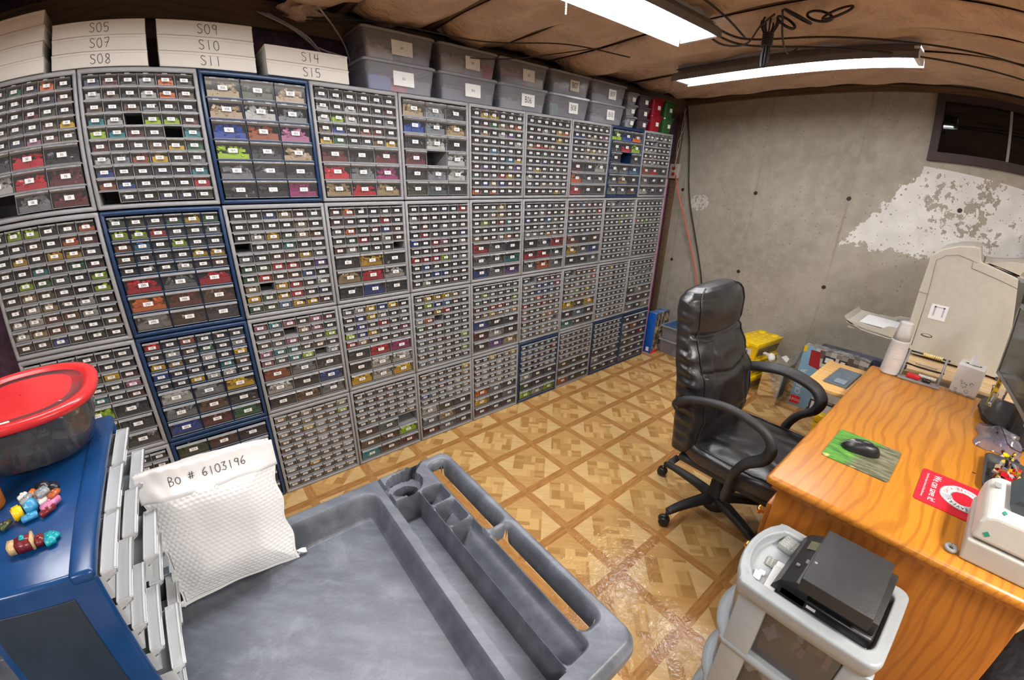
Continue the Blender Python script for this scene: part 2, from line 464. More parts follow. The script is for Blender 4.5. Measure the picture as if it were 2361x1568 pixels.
M = {}
M['floor'] = m_floor(); M['concrete'] = m_concrete()
M['paper'] = m_paper()
M['joist'] = m_wood('rough_joist_wood', (.13, .075, .038), (.19, .115, .06), (.08, .045, .025), 1, 1, .8)
M['joistx'] = m_wood('rough_rim_wood', (.11, .065, .036), (.16, .10, .055), (.07, .04, .025), 0, 1, .8)
M['oak'] = m_wood('varnished_oak', (.44, .160, .013), (.56, .225, .022), (.29, .092, .009), 0, 1, .33, 7, .04)
M['oakz'] = m_wood('varnished_oak_panel', (.36, .120, .014), (.46, .165, .022), (.25, .075, .010), 2, 1, .35, 7)
M['pine'] = m_wood('light_board', (.62, .36, .12), (.70, .43, .16), (.48, .25, .07), 1, 1, .4, 8)
M['shelf'] = m_wood('pale_pine_shelf', (.55, .38, .20), (.62, .45, .26), (.42, .27, .13), 1, 1, .6)
M['grey'] = plain('grey_cabinet_plastic', (.27, .27, .278), .42, bump=.1, var=.07)
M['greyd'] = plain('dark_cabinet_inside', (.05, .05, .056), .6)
M['navy'] = plain('navy_cabinet_plastic', (.008, .030, .085), .30, var=.1)
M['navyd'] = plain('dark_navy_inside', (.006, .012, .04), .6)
M['blue'] = plain('blue_moulded_plastic', (.004, .042, .145), .26, var=.1, bump=.12, bscale=25)
M['drawer'] = clear('smoky_clear_drawer', (.92, .92, .93), .07, .12, (.45, .46, .48), 1.45)
M['lip'] = clear('drawer_lip_plastic', (.75, .77, .8), .6, .14, (.52, .53, .54), 1.5)
M['bin'] = clear('clear_storage_bin', (.80, .82, .86), .34, .15, (.52, .52, .58), 1.4)
M['binlid'] = clear('frosted_lid', (.7, .72, .76), .55, .25, (.46, .47, .52), 1.4)
M['clear'] = clear('clear_plastic', (.90, .92, .94), .10, .06, (.6, .62, .65), 1.45)
M['milky'] = clear('milky_plastic', (.88, .90, .92), .6, .12, (.88, .91, .93), 1.45)
M['frost'] = clear('frosted_cup', (.9, .9, .9), .6, .2, (.90, .89, .88), 1.4)
M['card'] = plain('white_label_card', (.80, .80, .79), .55, var=.03)
M['print'] = plain('black_print', (.03, .03, .035), .6)
M['brick'] = m_attr('moulded_brick_plastic', .3)
M['box'] = plain('white_cardboard', (.66, .63, .57), .7, var=.05, nscale=4)
M['pencil'] = plain('marker_ink', (.05, .05, .055), .7)
M['foam'] = plain('dark_purple_foam_board', (.065, .03, .06), .8, var=.3)
M['violet'] = plain('violet_sheeting', (.07, .04, .10), .8, var=.2)
M['black'] = plain('black_plastic', (.012, .012, .013), .35, bump=.1)
M['blackm'] = plain('black_matt_plastic', (.018, .018, .019), .55, bump=.2, bscale=200)
M['leather'] = m_leather()
M['cart'] = m_cartgrey()
M['mailer'] = m_mailer()
M['white'] = plain('white_enamel', (.75, .75, .76), .35, var=.03)
M['housing'] = plain('fixture_housing', (.42, .42, .44), .45, var=.05)
M['tube'] = emit('lit_fluorescent_tube', (.98, .98, 1.0), TUBE)
M['beige'] = plain('beige_printer_plastic', (.50, .475, .41), .45, var=.04, bump=.08)
M['beiged'] = plain('dark_slot', (.06, .058, .05), .6)
M['paperw'] = plain('white_paper', (.80, .80, .82), .6, var=.02)
M['cable'] = plain('black_cable', (.015, .012, .012), .5)
M['wirew'] = plain('white_wire', (.42, .36, .36), .5)
M['orange'] = plain('orange_cord', (.75, .10, .05), .45)
M['yellow'] = plain('yellow_plastic', (.92, .62, .008), .32, var=.03)
M['lgrey'] = plain('light_grey_cart_plastic', (.31, .335, .345), .38, var=.03, bump=.1, bscale=150)
M['mgrey'] = plain('mid_grey_plastic', (.27, .275, .28), .4, var=.04)
M['steel'] = plain('brushed_metal', (.55, .55, .56), .3, metal=1)
M['brass'] = plain('polished_brass', (.8, .45, .12), .25, metal=1)
M['redlid'] = plain('red_lid_plastic', (.58, .028, .03), .22, var=.06, bump=.05, bscale=12)
M['redpad'] = plain('red_printed_mat', (.62, .012, .03), .45, var=.04)
M['winframe'] = plain('dark_brown_window_frame', (.032, .016, .013), .6, var=.2)

# ---------------------------------------------------------------- room
XB, YL, ZC = 4.353, 0.28, 2.34
struct(MB().b2(-1.6, XB, -4.2, YL, -.05, 0).build('floor', M['floor']))
mb = MB()      # back wall, with the window opening
wy0, wy1, wz0, wz1 = -2.62, -1.552, 1.775, 2.150
mb.b2(XB, XB + .2, wy1, YL + .2, 0, ZC).b2(XB, XB + .2, -4.2, wy0, 0, ZC).b2(XB, XB + .2, wy0, wy1, 0, wz0).b2(XB, XB + .2, wy0, wy1, wz1, ZC)
struct(mb.build('wall_back', M['concrete']))
struct(MB().b2(-1.6, XB, YL, YL + .1, 0, ZC).build('wall_left', M['foam']))
struct(MB().b2(-1.7, -1.6, -4.2, YL, 0, ZC).build('wall_front', M['violet']))
struct(MB().b2(-1.6, XB, -4.3, -4.2, 0, ZC).build('wall_right', M['concrete']))
# window_1: dark frame, mullion, panes
wn = MB()
t_ = .045
wn.b2(XB - .03, XB + .05, wy0, wy1 + .02, wz0 - .025, wz0 + .03).b2(XB - .03, XB + .05, wy0, wy1 + .02, wz1 - .03, wz1 + .02)
wn.b2(XB - .031, XB + .051, wy1 - .03, wy1 + .02, wz0 - .025, wz1 + .02).b2(XB - .031, XB + .051, wy0 - .02, wy0 + .03, wz0 - .025, wz1 + .02)
win = struct(wn.build('window_1', M['winframe']))
wm = MB(); wm.b2(XB + .01, XB + .035, -2.012, -1.994, wz0 + .03, wz1 - .03); wm.build('mullion', M['mgrey'], win)
mg = Mat('night_window_glass'); mg.base((.002, .003, .004)); mg.set(rough=.03, spec=.35)
MB().b2(XB + .018, XB + .022, -1.994, wy1 - .03, wz0 + .03, wz1 - .03).build('pane', mg.m, win)
MB().b2(XB + .024, XB + .028, wy0 + .03, -2.012, wz0 + .03, wz1 - .03).build('pane', mg.m, win)
# tie holes in the poured wall
for (y, z) in ((.156, 1.468), (-.491, 1.468), (-1.137, 1.468), (-1.784, 1.468), (.156, .822), (-.491, .822), (-1.137, .822)):
    h = MB(); h.lathe([(.013, 0), (.015, .001), (.011, .003), (.006, .003)], 14, T(XB + .0005, y, z) @ RY(-90)); struct(h.build('trim_1', M['winframe']))
# joists, subfloor, rim
struct(MB().b2(-1.6, XB + .2, -4.3, YL + .1, ZC, ZC + .03).build('ceiling', M['joistx']))
JX = [3.0 + .406 * k for k in range(-11, 4)]
for jx in JX:
    struct(MB().b2(jx - .019, jx + .019, -4.2, YL, 2.205, ZC).build('ceiling_joist', M['joist']))
struct(MB().b2(-1.6, XB, YL - .05, YL, 2.10, 2.205).build('ceiling_rim', M['joistx']))
struct(MB().b2(XB - .045, XB, -4.2, YL - .05, 2.165, 2.204).build('ceiling_rim', M['joist']))
# paper-faced insulation bulging below and between the joists
def batt(x0, x1, y0, y1, seed, sag):
    rnd = random.Random(seed); ph = [rnd.uniform(0, 6.28) for _ in range(8)]; a = [rnd.uniform(.5, 1) for _ in range(8)]
    nu, nv = 15, 90
    def fn(u, v):
        y = y0 + (y1 - y0) * v
        ex0 = .012 * sin(y * 3.1 + ph[0]) + .010 * sin(y * 8 + ph[1]); ex1 = .014 * sin(y * 2.6 + ph[2]) + .010 * sin(y * 9 + ph[3])
        x = x0 + ex0 + (x1 + ex1 - x0 - ex0) * u
        prof = sin(pi * u) ** .7
        wr = .010 * sin(y * 7 + ph[4] + u * 5) * a[4] + .007 * sin(y * 17 + ph[5] - u * 9) + .006 * sin(u * 19 + y * 4 + ph[6])
        z = 2.203 - (sag * (1 + .35 * sin(y * 1.7 + ph[7])) + wr) * prof - .006 * (1 - prof)
        if v < .001 or v > .999: z += .03
        return (x, y, min(z, 2.2))
    m = MB(); m.grid(nu, nv, fn); return m
for i, jx in enumerate(JX[:-1]):
    y1 = .16 if jx > 1.1 else (.02 + .05 * sin(i * 2.1))
    b = batt(jx + .002, jx + .404 - (.022 if i % 2 else .0), -4.15, y1, i * 7 + 3, (.040, .028, .048, .034)[i % 4] * (.3 if 2.9 < jx < 3.3 else 1))
    o = b.build('ceiling_insulation', M['paper']); struct(o)
    sd = o.modifiers.new('s', 'SOLIDIFY'); sd.thickness = .003; sd.offset = 1
# torn strip of paper facing hanging down at the rim
def torn(u, v):
    return (1.10 + .16 * u + .02 * sin(v * 9), .05 + .03 * sin(u * 7 + v * 3) + .10 * v, 2.185 - .05 * v - .02 * sin(u * 5) * v)
t0 = MB(); t0.grid(8, 8, torn); o = tag(t0.build('torn_paper_flap', M['paper']), 'torn brown paper flap hanging from the ceiling above the white boxes', 'paper'); o.modifiers.new('s', 'SOLIDIFY').thickness = .002

# ---------------------------------------------------------------- shop lights (their tubes light the room)
FLIPMO = 1
M['fixshade'] = plain('fixture_outside_shade', (.16, .155, .16), .5)  # white enamel outside, with its shade painted in as grey
def shop_light(name, label, loc, rotz, tubes=2, L=.61):
    """runs along local x, 2 L long, open underside at z = 0"""
    r = thing(name, label, 'light fixture', loc, rotz, 'fluorescent shop lights under the ceiling')
    h = MB(); h.rbox(-L, L, -.04, .04, .073, .105, .006); h.build('housing', M['housing'], r)
    f = MB(); w_ = .098
    prof = [(-w_, .000), (-w_ + .003, .030), (-.050, .072), (.050, .072), (w_ - .003, .030), (w_, .000)]
    pts = prof + [(x * .975, z + (.003 if abs(x) < .09 else 0) - .0015) for x, z in prof[::-1]]
    for a, b in zip(range(5), range(1, 6)):
        q = [prof[a], prof[b]]
        f.add([(-L, q[0][0], q[0][1]), (L, q[0][0], q[0][1]), (L, q[1][0], q[1][1]), (-L, q[1][0], q[1][1])], [(0, 1, 2, 3)])
    ro = f.build('reflector', [M['fixshade'], M['white']], r); sm_ = ro.modifiers.new('s', 'SOLIDIFY'); sm_.thickness = .0015; sm_.material_offset = FLIPMO
    for y in ((-.05, .05) if tubes == 2 else (0,)):
        t = MB(); t.cyl(.0125, -L + .035, L - .035, 14, T(0, y, .022) @ RY(90)); t.build('tube', M['tube'], r)
    for sx in (-1, 1):
        e = MB(); e.rbox(sx * (L - .013) - .012, sx * (L - .013) + .012, -.078, .078, .004, .060, .003); e.build('end_cap', M['white'], r)
    return r
shop_light('shop_light', 'bright two-tube fluorescent shop light above the parquet floor, nearer the drawer wall', (1.285, -.87, 2.09), 0, 2, 1.22)
shop_light('shop_light', 'fluorescent shop light with a dark-looking side, hung across above the desk chair', (3.225, -.965, 2.100), 90)
# pull chain
pc = MB()
for k in range(10): pc.sphere(1.771, -.80, 2.10 - k * .0062, .0034, seg=6)
tag(pc.build('pull_chain', M['white']), 'short white beaded pull chain hanging from the bright shop light', 'chain')
# ---------------------------------------------------------------- cables
def cable(name, label, pts, r, mat, n=8, cat='cable', group=None):
    return tag(MB().sweep(spline(pts, n), r, 6).build(name, mat), label, cat, group)
cable('ceiling_cable', 'dark cable stapled under the paper insulation above the drawer wall', [(1.15, .14, 2.135), (1.5, .02, 2.145), (1.9, -.12, 2.12), (2.3, -.28, 2.15), (2.6, -.44, 2.12)], .003, M['cable'])
cable('ceiling_cable', 'thin sagging cable crossing above the clear storage bins', [(1.15, .15, 2.13), (1.45, .02, 2.11), (1.8, .03, 2.08), (2.1, -.07, 2.09), (2.45, -.38, 2.145)], .0025, M['cable'])
cable('ceiling_cable', 'pair of cables from the bright light along the ceiling to the window, upper one', [(2.48, -.92, 2.14), (2.72, -.98, 2.13), (2.86, -1.25, 2.135), (3.0, -1.6, 2.13), (3.1, -2.0, 2.125), (3.3, -2.6, 2.12)], .0045, M['cable'])
cable('ceiling_cable', 'pair of cables from the bright light along the ceiling to the window, lower one', [(2.48, -.90, 2.13), (2.76, -.95, 2.12), (2.98, -1.2, 2.125), (3.2, -1.6, 2.12), (3.36, -2.0, 2.12), (3.5, -2.6, 2.12)], .0045, M['cable'])
cable('ceiling_cable', 'black cord hanging from the cable bundle to the second shop light', [(2.50, -1.2, 2.15), (2.66, -1.15, 2.10), (2.85, -1.10, 2.09), (3.02, -1.06, 2.13), (3.16, -1.03, 2.18)], .004, M['cable'])
cable('ceiling_cable', 'dark cord drooping beside the end of the bright shop light', [(2.50, -.86, 2.15), (2.58, -.93, 2.09), (2.62, -1.02, 2.085), (2.55, -1.1, 2.12), (2.53, -1.16, 2.15)], .004, M['cable'])
cable('ceiling_cable', 'dark cord running along the top side of the bright shop light', [(1.9, -.99, 2.185), (2.2, -1.0, 2.17), (2.45, -1.0, 2.15), (2.68, -.98, 2.13)], .004, M['cable'])
bd = thing('cable_bundle', 'tied hank of black cable hanging from the ceiling beside the bright light', 'cable', (2.66, -1.09, 2.04))
m_ = MB()
for k in range(7):
    a = k * .9; dx, dy = cos(a) * .011, sin(a) * .011
    m_.sweep(spline([(dx * .6, dy * .6, -.045), (dx * 1.3, dy * 1.3, -.01), (dx, dy, .04), (dx * .9, dy * .9, .07), (dx * 3.2, dy * 3, .12), (dx * 1.5, dy * 2, .155)], 5), .0042, 6)
m_.build('hank', M['cable'], bd)
w2 = MB()
for k in range(7): w2.sweep([(cos(a) * .019, sin(a) * .019, .035 + k * .0075) for a in [i * 2 * pi / 14 for i in range(15)]], .004, 6)
w2.build('wrap', M['cable'], bd)
lp = MB()
for (cx, cy_, r, ph) in ((2.55, -1.24, .05, 0), (2.58, -1.31, .045, 1), (2.56, -1.38, .05, 2), (2.60, -1.18, .035, .5)):
    lp.sweep([(cx + r * cos(a) * .8, cy_ + r * sin(a), 2.135 + .03 * sin(a + ph)) for a in [i * 2 * pi / 20 for i in range(21)]], .005, 6)
tag(lp.build('cable_coil', M['cable']), 'loose loops of black cable coiled up under the ceiling joist', 'cable')
# conduit-like white wires over the white boxes
for k in range(3):
    cable('ceiling_wire', 'pale wires looping behind the white boxes, %s' % ('top strand', 'middle strand', 'lowest strand')[k],
          [(1.02 + .02 * k, .20, 2.15), (1.14 + .03 * k, .17, 2.10 - .01 * k), (1.25 + .02 * k, .20, 2.05 - .022 * k), (1.40, .22, 2.03 - .03 * k)], .004, M['wirew'], group=None)
cable('ceiling_wire', 'two pale wires dropping beside the first clear bin, outer one', [(1.20, .02, 2.17), (1.30, .10, 2.11), (1.37, .18, 2.06), (1.40, .22, 2.0)], .004, M['wirew'])
# corner: outlet strip, cords
pst = struct(MB().b2(4.315, 4.352, .235, .275, .0, 2.16).build('trim_2', M['joist']))
ob = thing('outlet_box', 'beige outlet box with two red sockets at the wall corner', 'outlet', (4.30, .235, 1.625))
MB().rbox(-.02, .02, -.045, .045, -.062, .062, .005).build('body', M['beige'], ob)
for dz in (.025, -.025):
    q = MB(); q.lathe([(.017, 0), (.017, .003), (.010, .004)], 14, T(-.020, 0, dz) @ RY(-90)); q.build('socket', plain('red_socket', (.35, .03, .02), .4), ob)
cable('extension_cord', 'red-orange extension cord running down the concrete wall from the outlet box', [(4.272, .20, 1.59), (4.28, .17, 1.47), (4.30, .08, 1.25), (4.31, -.05, .95), (4.32, -.16, .62), (4.325, -.2, .2), (4.325, -.21, .02)], .0055, M['orange'], cat='cord')
cable('wall_cable', 'long black cable hanging down the concrete wall beside the red cord', [(4.33, .225, 2.16), (4.332, .15, 1.85), (4.333, .10, 1.55), (4.333, .05, 1.35), (4.333, -.06, 1.05), (4.333, -.19, .68), (4.333, -.26, .3), (4.333, -.3, .02)], .0065, M['cable'])
cable('power_cord', 'thin orange-brown cord hanging along the edge of the drawer wall', [(4.05, .14, 1.59), (3.985, .13, 1.4), (3.95, .12, 1.2), (3.965, .11, 1.0), (3.93, .12, .8), (3.94, .1, .6), (3.90, .1, .45)], .004, plain('brown_cord', (.25, .08, .03), .5))
for k in range(2):
    cable('wall_wire', 'white wire looping down to the outlet box, %s' % ('outer', 'inner')[k], [(4.29, .225 - .02 * k, 2.14), (4.29, .20 + .02 * k, 2.0), (4.285, .235 - .02 * k, 1.86), (4.28, .225, 1.72), (4.275, .24 - .02 * k, 1.66)], .0045, M['wirew'])
MB2 = struct(MB().b2(3.84, 3.86, .02, .24, 0, 1.55).build('trim_3', plain('pink_foam_edge', (.42, .17, .24), .7)))

# ---------------------------------------------------------------- small-parts cabinets: 10 columns x 4 rows, numbered drawers 1..
CW, CH, CD = .381, .47035, .165
def smalltray(w, h, d, tab):
    """clear drawer, front at y = 0 facing -y, bottom at z = 0"""
    b = MB(); t = .0015; ph = h * .80
    b.add([(-w / 2, 0, 0), (w / 2, 0, 0), (w / 2, -.002, ph), (-w / 2, -.002, ph)], [(0, 1, 2, 3)])                     # front panel
    for s_ in (-1, 1):
        b.add([(s_ * w / 2, 0, 0), (s_ * w / 2, d, 0), (s_ * w / 2, d, h * .8), (s_ * w / 2, -.002, ph)], [(0, 1, 2, 3)])
    return b
def drawer_mesh(w, h, d, large):
    b = smalltray(w, h, d, .3)
    ph = h * .80; n0 = len(b.f)
    # pull lip: flares outwards over the panel, rim, small tabs
    y1, y2 = -.002, -.0125
    z1, z2, z3 = ph, h * .90, h * .93
    b.add([(-w / 2, y1, z1), (w / 2, y1, z1), (w / 2 + .0, y2, z2), (-w / 2 - .0, y2, z2)], [(0, 1, 2, 3)], mi=1)
    b.add([(-w / 2, y2, z2), (w / 2, y2, z2), (w / 2, y2 + .001, z3), (-w / 2, y2 + .001, z3)], [(0, 1, 2, 3)], mi=1)
    b.add([(-w / 2, y2 + .001, z3), (w / 2, y2 + .001, z3), (w / 2, -.0015, h), (-w / 2, -.0015, h)], [(0, 1, 2, 3)], mi=1)
    for s_ in (-1, 1):
        b.add([(s_ * w / 2, y1, z1), (s_ * w / 2, y2, z2), (s_ * w / 2, y2 + .001, z3), (s_ * w / 2, y1, h)], [(0, 1, 2, 3)], mi=1)
    for cx in ((-w * .27, w * .27) if large else (0,)):
        tw = .020 if large else .016
        b.b2(cx - tw / 2, cx + tw / 2, y2 + .0005, y2 + .003, z2 + .001, z3 + .0030, mi=1)
    # bottom rim catches the light
    b.b2(-w / 2, w / 2, -.0018, .0005, 0, .0018, mi=1)
    me = b.mesh('drawer', [M['drawer'], M['lip']]); return me
SMW, LGW = (CW - .034) / 6, (CW - .034) / 3
SMH, LGH = .0426, .0712
DM = {'s': drawer_mesh(SMW - .005, SMH - .0045, .13, False), 'l': drawer_mesh(LGW - .005, LGH - .006, .13, True)}
def layout(kind):
    """drawer slots: (cx, z0, size, row, col)"""
    out = []; z = CH - .0205
    rows = {'A': 's' * 10, 'B': 's' * 5 + 'l' * 3, 'C': 'l' * 6}[kind]
    for r, k in enumerate(rows):
        h = SMH if k == 's' else LGH; n = 6 if k == 's' else 3; w = SMW if k == 's' else LGW
        z -= h
        for c in range(n): out.append((.017 + w * (c + .5), z, k, r, c))
    return out
def cabinet_mesh(kind, cols):
    b = MB(); W = CW - .003; H = CH - .003; rim = .0155
    # rounded outer shell (open front) : four walls + back
    b.rbox(.0015, rim, -.004, CD, .0015, H, .005); b.rbox(W - rim + .003, W + .0015, -.004, CD, .0015, H, .005)
    b.rbox(.004, W, -.0042, CD, .0015, .017, .005); b.rbox(.004, W, -.0042, CD, H - .0175, H, .005)
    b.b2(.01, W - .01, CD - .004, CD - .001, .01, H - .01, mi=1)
    z = CH - .0205; sl = []
    rows = {'A': 's' * 10, 'B': 's' * 5 + 'l' * 3, 'C': 'l' * 6}[kind]
    for r, k in enumerate(rows):
        h = SMH if k == 's' else LGH; n = 6 if k == 's' else 3; w = SMW if k == 's' else LGW
        z -= h
        if r < len(rows) - 1: b.b2(.0155, W - .0125, -.001, CD - .004, z - .0046, z - .0002)
        for c in range(1, n): b.b2(.017 + w * c - .0012, .017 + w * c + .0012, .001, CD - .004, z - .001, z + h - .0035)
    return b.mesh('cabinet_shell', cols)
CMESH = {}
for kk in 'ABC':
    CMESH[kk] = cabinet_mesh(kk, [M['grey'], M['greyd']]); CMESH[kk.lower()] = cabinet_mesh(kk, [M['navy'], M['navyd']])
BC = {'k': (.012, .012, .016), 'd': (.045, .048, .056), 'g': (.26, .28, .30), 'w': (.70, .69, .64), 'r': (.75, .008, .03), 'R': (.16, .014, .02), 'y': (.95, .58, .01), 'o': (.95, .20, .02),
      'b': (.006, .07, .40), 'c': (.05, .30, .55), 'G': (.012, .17, .05), 'l': (.48, .75, .01), 't': (.01, .34, .38), 'n': (.11, .035, .018), 's': (.55, .40, .20), 'p': (.60, .20, .38), 'v': (.22, .08, .40),
      'm': (.48, .03, .22), 'f': (.20, .11, .05), 'O': (.42, .10, .03), 'h': (.07, .09, .03), 'a': (.60, .45, .28), 'e': (.10, .16, .14), 'N': (.02, .03, .09)}
rows_col = {}   # (col, row) -> colour string, one letter per drawer ('.' = drawer missing)
rows_col = {
    (1, 1): 'kkGdok RkkdNf RddRhk kfddfy ykNpfh  drk wrR .gR',
    (1, 2): 'kllkho kkfkoR kykyyd dktdGR klGedl kshNkl kwsdwk wwRfwk wsRgdh ddbdhk',
    (1, 3): 'kddkdd skokdk kwdfyR fffkdp ktGtdR  lld vdd lkd',
    (1, 4): 'kdkRkk kkfdkk kdkkdf fkkdkf kkkfRd kdkkRf kkdkkk kRkdkk kdkkdk kkdkkk',
    (2, 1): 'NRkgok wfkwof fdfgdk tw.llR ltRk.t RkdfyG wgOydg bkkNNt Obddkr .kkNNh',
    (2, 2): 'ehdGyG llrddg OckldN fdddyy kddwkR  rgr oRn gkN',
    (2, 3): 'rNOdkd dwfGdw ysdwdy bdddtf ddywwd  wgy gfd bRG',
    (2, 4): 'hnk gnk ddk gkd kgd dkk',
    (3, 1): 'sha awg bOp lda gdd kkm',
    (3, 2): 'ddbsRd ddddsk kwyGaO .ddtdd gdRRyg GGrrdv GrdRbd s.yrdw yGyrdN GGcyyR',
    (3, 3): 'ptpdpR dd.spd fgpedl pttdfd petl.w  Ogd wkb kfg',
    (3, 4): 'sfsffs ffsffl sfywff fffsff ffswff fwffff fffffw wfyfff fffffs ffffff',
    (4, 1): 'kkkkkk wdwdkR wlwhdg fbkORd yGkdfy  RkR rgm srs',
    (4, 2): 'Rokdgk RdkdrN gokRbR hGrdwR RwGdd.  dyk srw dbd',
    (4, 3): 'gwybyk kbywdg dbdrdd lbyddm rsdddk  drm kww ywy',
    (4, 4): 'kddRkd dkRRdk dddddd Rddddw kfdkgs  ne. fnl tnR',
    (5, 1): 'sgk bgs kwk R.w kgw hed',
    (5, 2): 'kkkNdr wRRkkk dONwgf kreNkb bNrpdw ddRRdd rrrlgw dbdkkN dNbbkk dwkNRk',
    (5, 3): 'gyyysw dlbcRk gdyrkd wo.Ndd GRRedd dddded eeRRdl ggeddd fdgdRl gggddd',
    (5, 4): 'Redddy edRdds RGRdws btdwgs edddgw  whd gsd Rgd',
    (6, 1): 'kyykdg kRGsOo Nskwvk nkkddw kkcdgk kkkdcy Rvkdgv Gdgryd kbsbRR okokdk',
    (6, 2): 'Rdgydd ddsydR dlhrtR ddkdtd sRkwoR  rgk ggt bgv',
    (6, 3): 'kddddd glgddG Gddddl RGrrRd Rsyswy  bkd Rwk dvs',
    (6, 4): 'ddydsy dwdwdw RwRwdw dwdwdw sdwsdw  ogd ydg Rdd',
    (7, 1): 'ddkkdd kRwdyo Rddkyk srrsdd kdGddk ekbdRd gyRkGd wdgdgk gdasgk kRRkyd',
    (7, 2): 'gdgdgd ddwRdG bRdcsd dNwgsk wwgyaR  dgr rrg gog',
    (7, 3): 'd.RRRR sgbbbr gdbbbd ggoRsg rRRrRd sdGfgs pddsog dddds. sgfsgg gdfsgg',
    (7, 4): 'NcdNtN ctgwNr gwdNgR dNNgdc NNNdww  wdd hkd lwl',
    (8, 1): 'gkkRkd bbRaRp kNwdkk kksyws kdwydw  Rdw ogg rdd',
    (8, 2): 'RfcORR odadRr dddRRg ddddgR cNNbdR  OdR ygb ddg',
    (8, 3): 'd.RRRr gdRdwr ORwdds dwldyg Rsdrdg  ydy dcd tdd',
    (8, 4): 'gdddfd dddddd dddRRR Rddddd ggffds  fdd hdd odd',
    (9, 1): 'lbo drl k.d ggc gsd ggf',
    (9, 2): 'kw.gdw .ddddg dddslw dddldd dddddd Rddddd Rddddd dddddw ddddwg ddddgg',
    (9, 3): 'dRyddd dgsddd Ofgdfd ddsddd dddddd ddfddd dddddd dddsdd dggddw swodds',
    (9, 4): 'ddNddd dNdddd dNdwdd dddNdd dddddw  ddg wdd dkN',
    (10, 1): 'dwwdwk kk.kkd wwwdkd kdaddk sgwgdk  Ord gdd wdd',
    (10, 2): 'dddddd dsdwdd lddddd oalswG dddddd d.d.dd gddddg ddddww dddddd gddddd',
    (10, 3): 'gddddd dgwddd gd.g.. dwddgd sddgdR  dws dRR gdw',
    (10, 4): 'ddw wod gdr dsg gdb ggd',}

ordn = ['first', 'second', 'third', 'fourth', 'fifth', 'sixth', 'seventh', 'eighth', 'ninth', 'tenth']
GRID = {1: 'BABA', 2: 'Abbc', 3: 'cABA', 4: 'BBBB', 5: 'CAAB', 6: 'ABBB', 7: 'ABAb', 8: 'BBBB', 9: 'cAAb', 10: 'BABc'}
RN = ['top row', 'second row', 'third row', 'bottom row']
KN = {'A': 'sixty small drawers', 'B': 'thirty small and nine wide drawers', 'C': 'eighteen wide drawers'}
def default_colors(kind, n, rnd):
    return ''.join(rnd.choice('kkkddddgggkdkdwRGbsyrcnt') for _ in range(n))
rnd = random.Random(11); num = 0
for ci in range(1, 11):
    for ri in range(4):
        kind = GRID[ci][ri]; K = kind.upper(); x0, z0 = (ci - 1) * CW, (3 - ri) * CH
        navy = kind.islower(); slots = layout(K)
        hue = 'navy' if navy else 'grey'
        root = thing('drawer_cabinet', '%s cabinet of %s, %s, %s from the camera end' % (hue, KN[K], RN[ri], ordn[ci - 1]), 'drawer cabinet', (x0, 0, z0), 0, 'stacked small-parts cabinets along the wall')
        sh = bpy.data.objects.new('shell', CMESH[kind]); COL.objects.link(sh); sh.parent = root
        cs = rows_col.get((ci, ri + 1)) or default_colors(K, len(slots), rnd)
        cs = cs.replace(' ', '')
        fill = MB()
        for i, (cx, z, k, r, c) in enumerate(slots):
            num += 1; ch = cs[i] if i < len(cs) else 'd'
            if ch == '.': continue
            o = bpy.data.objects.new('drawer', DM[k]); COL.objects.link(o); o.parent = root
            pull = rnd.uniform(0, .003)
            o.location = (cx, -pull, z)
            w = (SMW if k == 's' else LGW) - .005; h = (SMH - .0045) if k == 's' else (LGH - .006)
            lw, lh = (.024, .0115) if k == 's' else (.031, .0155)
            lb = MB(); zc = h * (.46 if k == 's' else .48) + rnd.uniform(-.001, .001); xc = rnd.uniform(-.002, .002)
            lb.add([(xc - lw / 2, -.0028, zc - lh / 2), (xc + lw / 2, -.0028, zc - lh / 2), (xc + lw / 2, -.0028, zc + lh / 2), (xc - lw / 2, -.0028, zc + lh / 2)], [(0, 1, 2, 3)])
            digits(lb, str(num), lh * .5, T(xc, -.0031, zc) @ RX(90))
            lb.build('label_card', [M['card'], M['print']], o)
            # what lies in the drawer
            base = BC[ch]; full = rnd.uniform(.55, .95) if ch not in 'kd' else rnd.uniform(.45, .9)
            far = ci > 5
            hh = h * full * .8
            def jit(b_, a=.12):
                q = rnd.uniform(1 - a, 1 + a); return (min(1, b_[0] * q), min(1, b_[1] * q), min(1, b_[2] * q))
            fill.b2(x0 + cx - w / 2 + .003, x0 + cx + w / 2 - .003, .008, .05, z0 + z + .0028, z0 + z + .003 + hh * (.7 if k == 's' else .5), col=tuple(q * .85 for q in base))
            nb = (4 if far else 9) if k == 's' else (12 if far else 34)
            if k == 'l' and ch not in 'kd' : hh = h * rnd.uniform(.58, .74)
            for _ in range(nb):
                bw = rnd.uniform(.006, .014) if k == 's' else rnd.uniform(.009, .02)
                Mx = T(x0 + cx + rnd.uniform(-w / 2 + bw * .8, w / 2 - bw * .8), .003 + bw * .5 + rnd.uniform(0, .014), z0 + z + .0035 + rnd.uniform(hh * .15, hh)) @ Matrix.Rotation(rnd.uniform(0, 3), 4, Vector((rnd.uniform(-1, 1), rnd.uniform(-1, 1), rnd.uniform(.2, 1))).normalized())
                q = jit(base)
                if ch in 'kd' and rnd.random() < .10: q = BC[rnd.choice('gwd')]
                fill.box(0, 0, 0, bw, bw * rnd.choice((.5, .9)), bw * .5, Mx, col=q)
        o = fill.build('brick_pieces', M['brick'])
        tag(o, 'loose toy brick pieces in the drawers of the %s %s cabinet, %s column from the camera end' % (hue, RN[ri].replace(' row', '-row'), ordn[ci - 1]), 'toy bricks', None, 'stuff')
# dark underside plinth line between stacked cabinets is just the gap

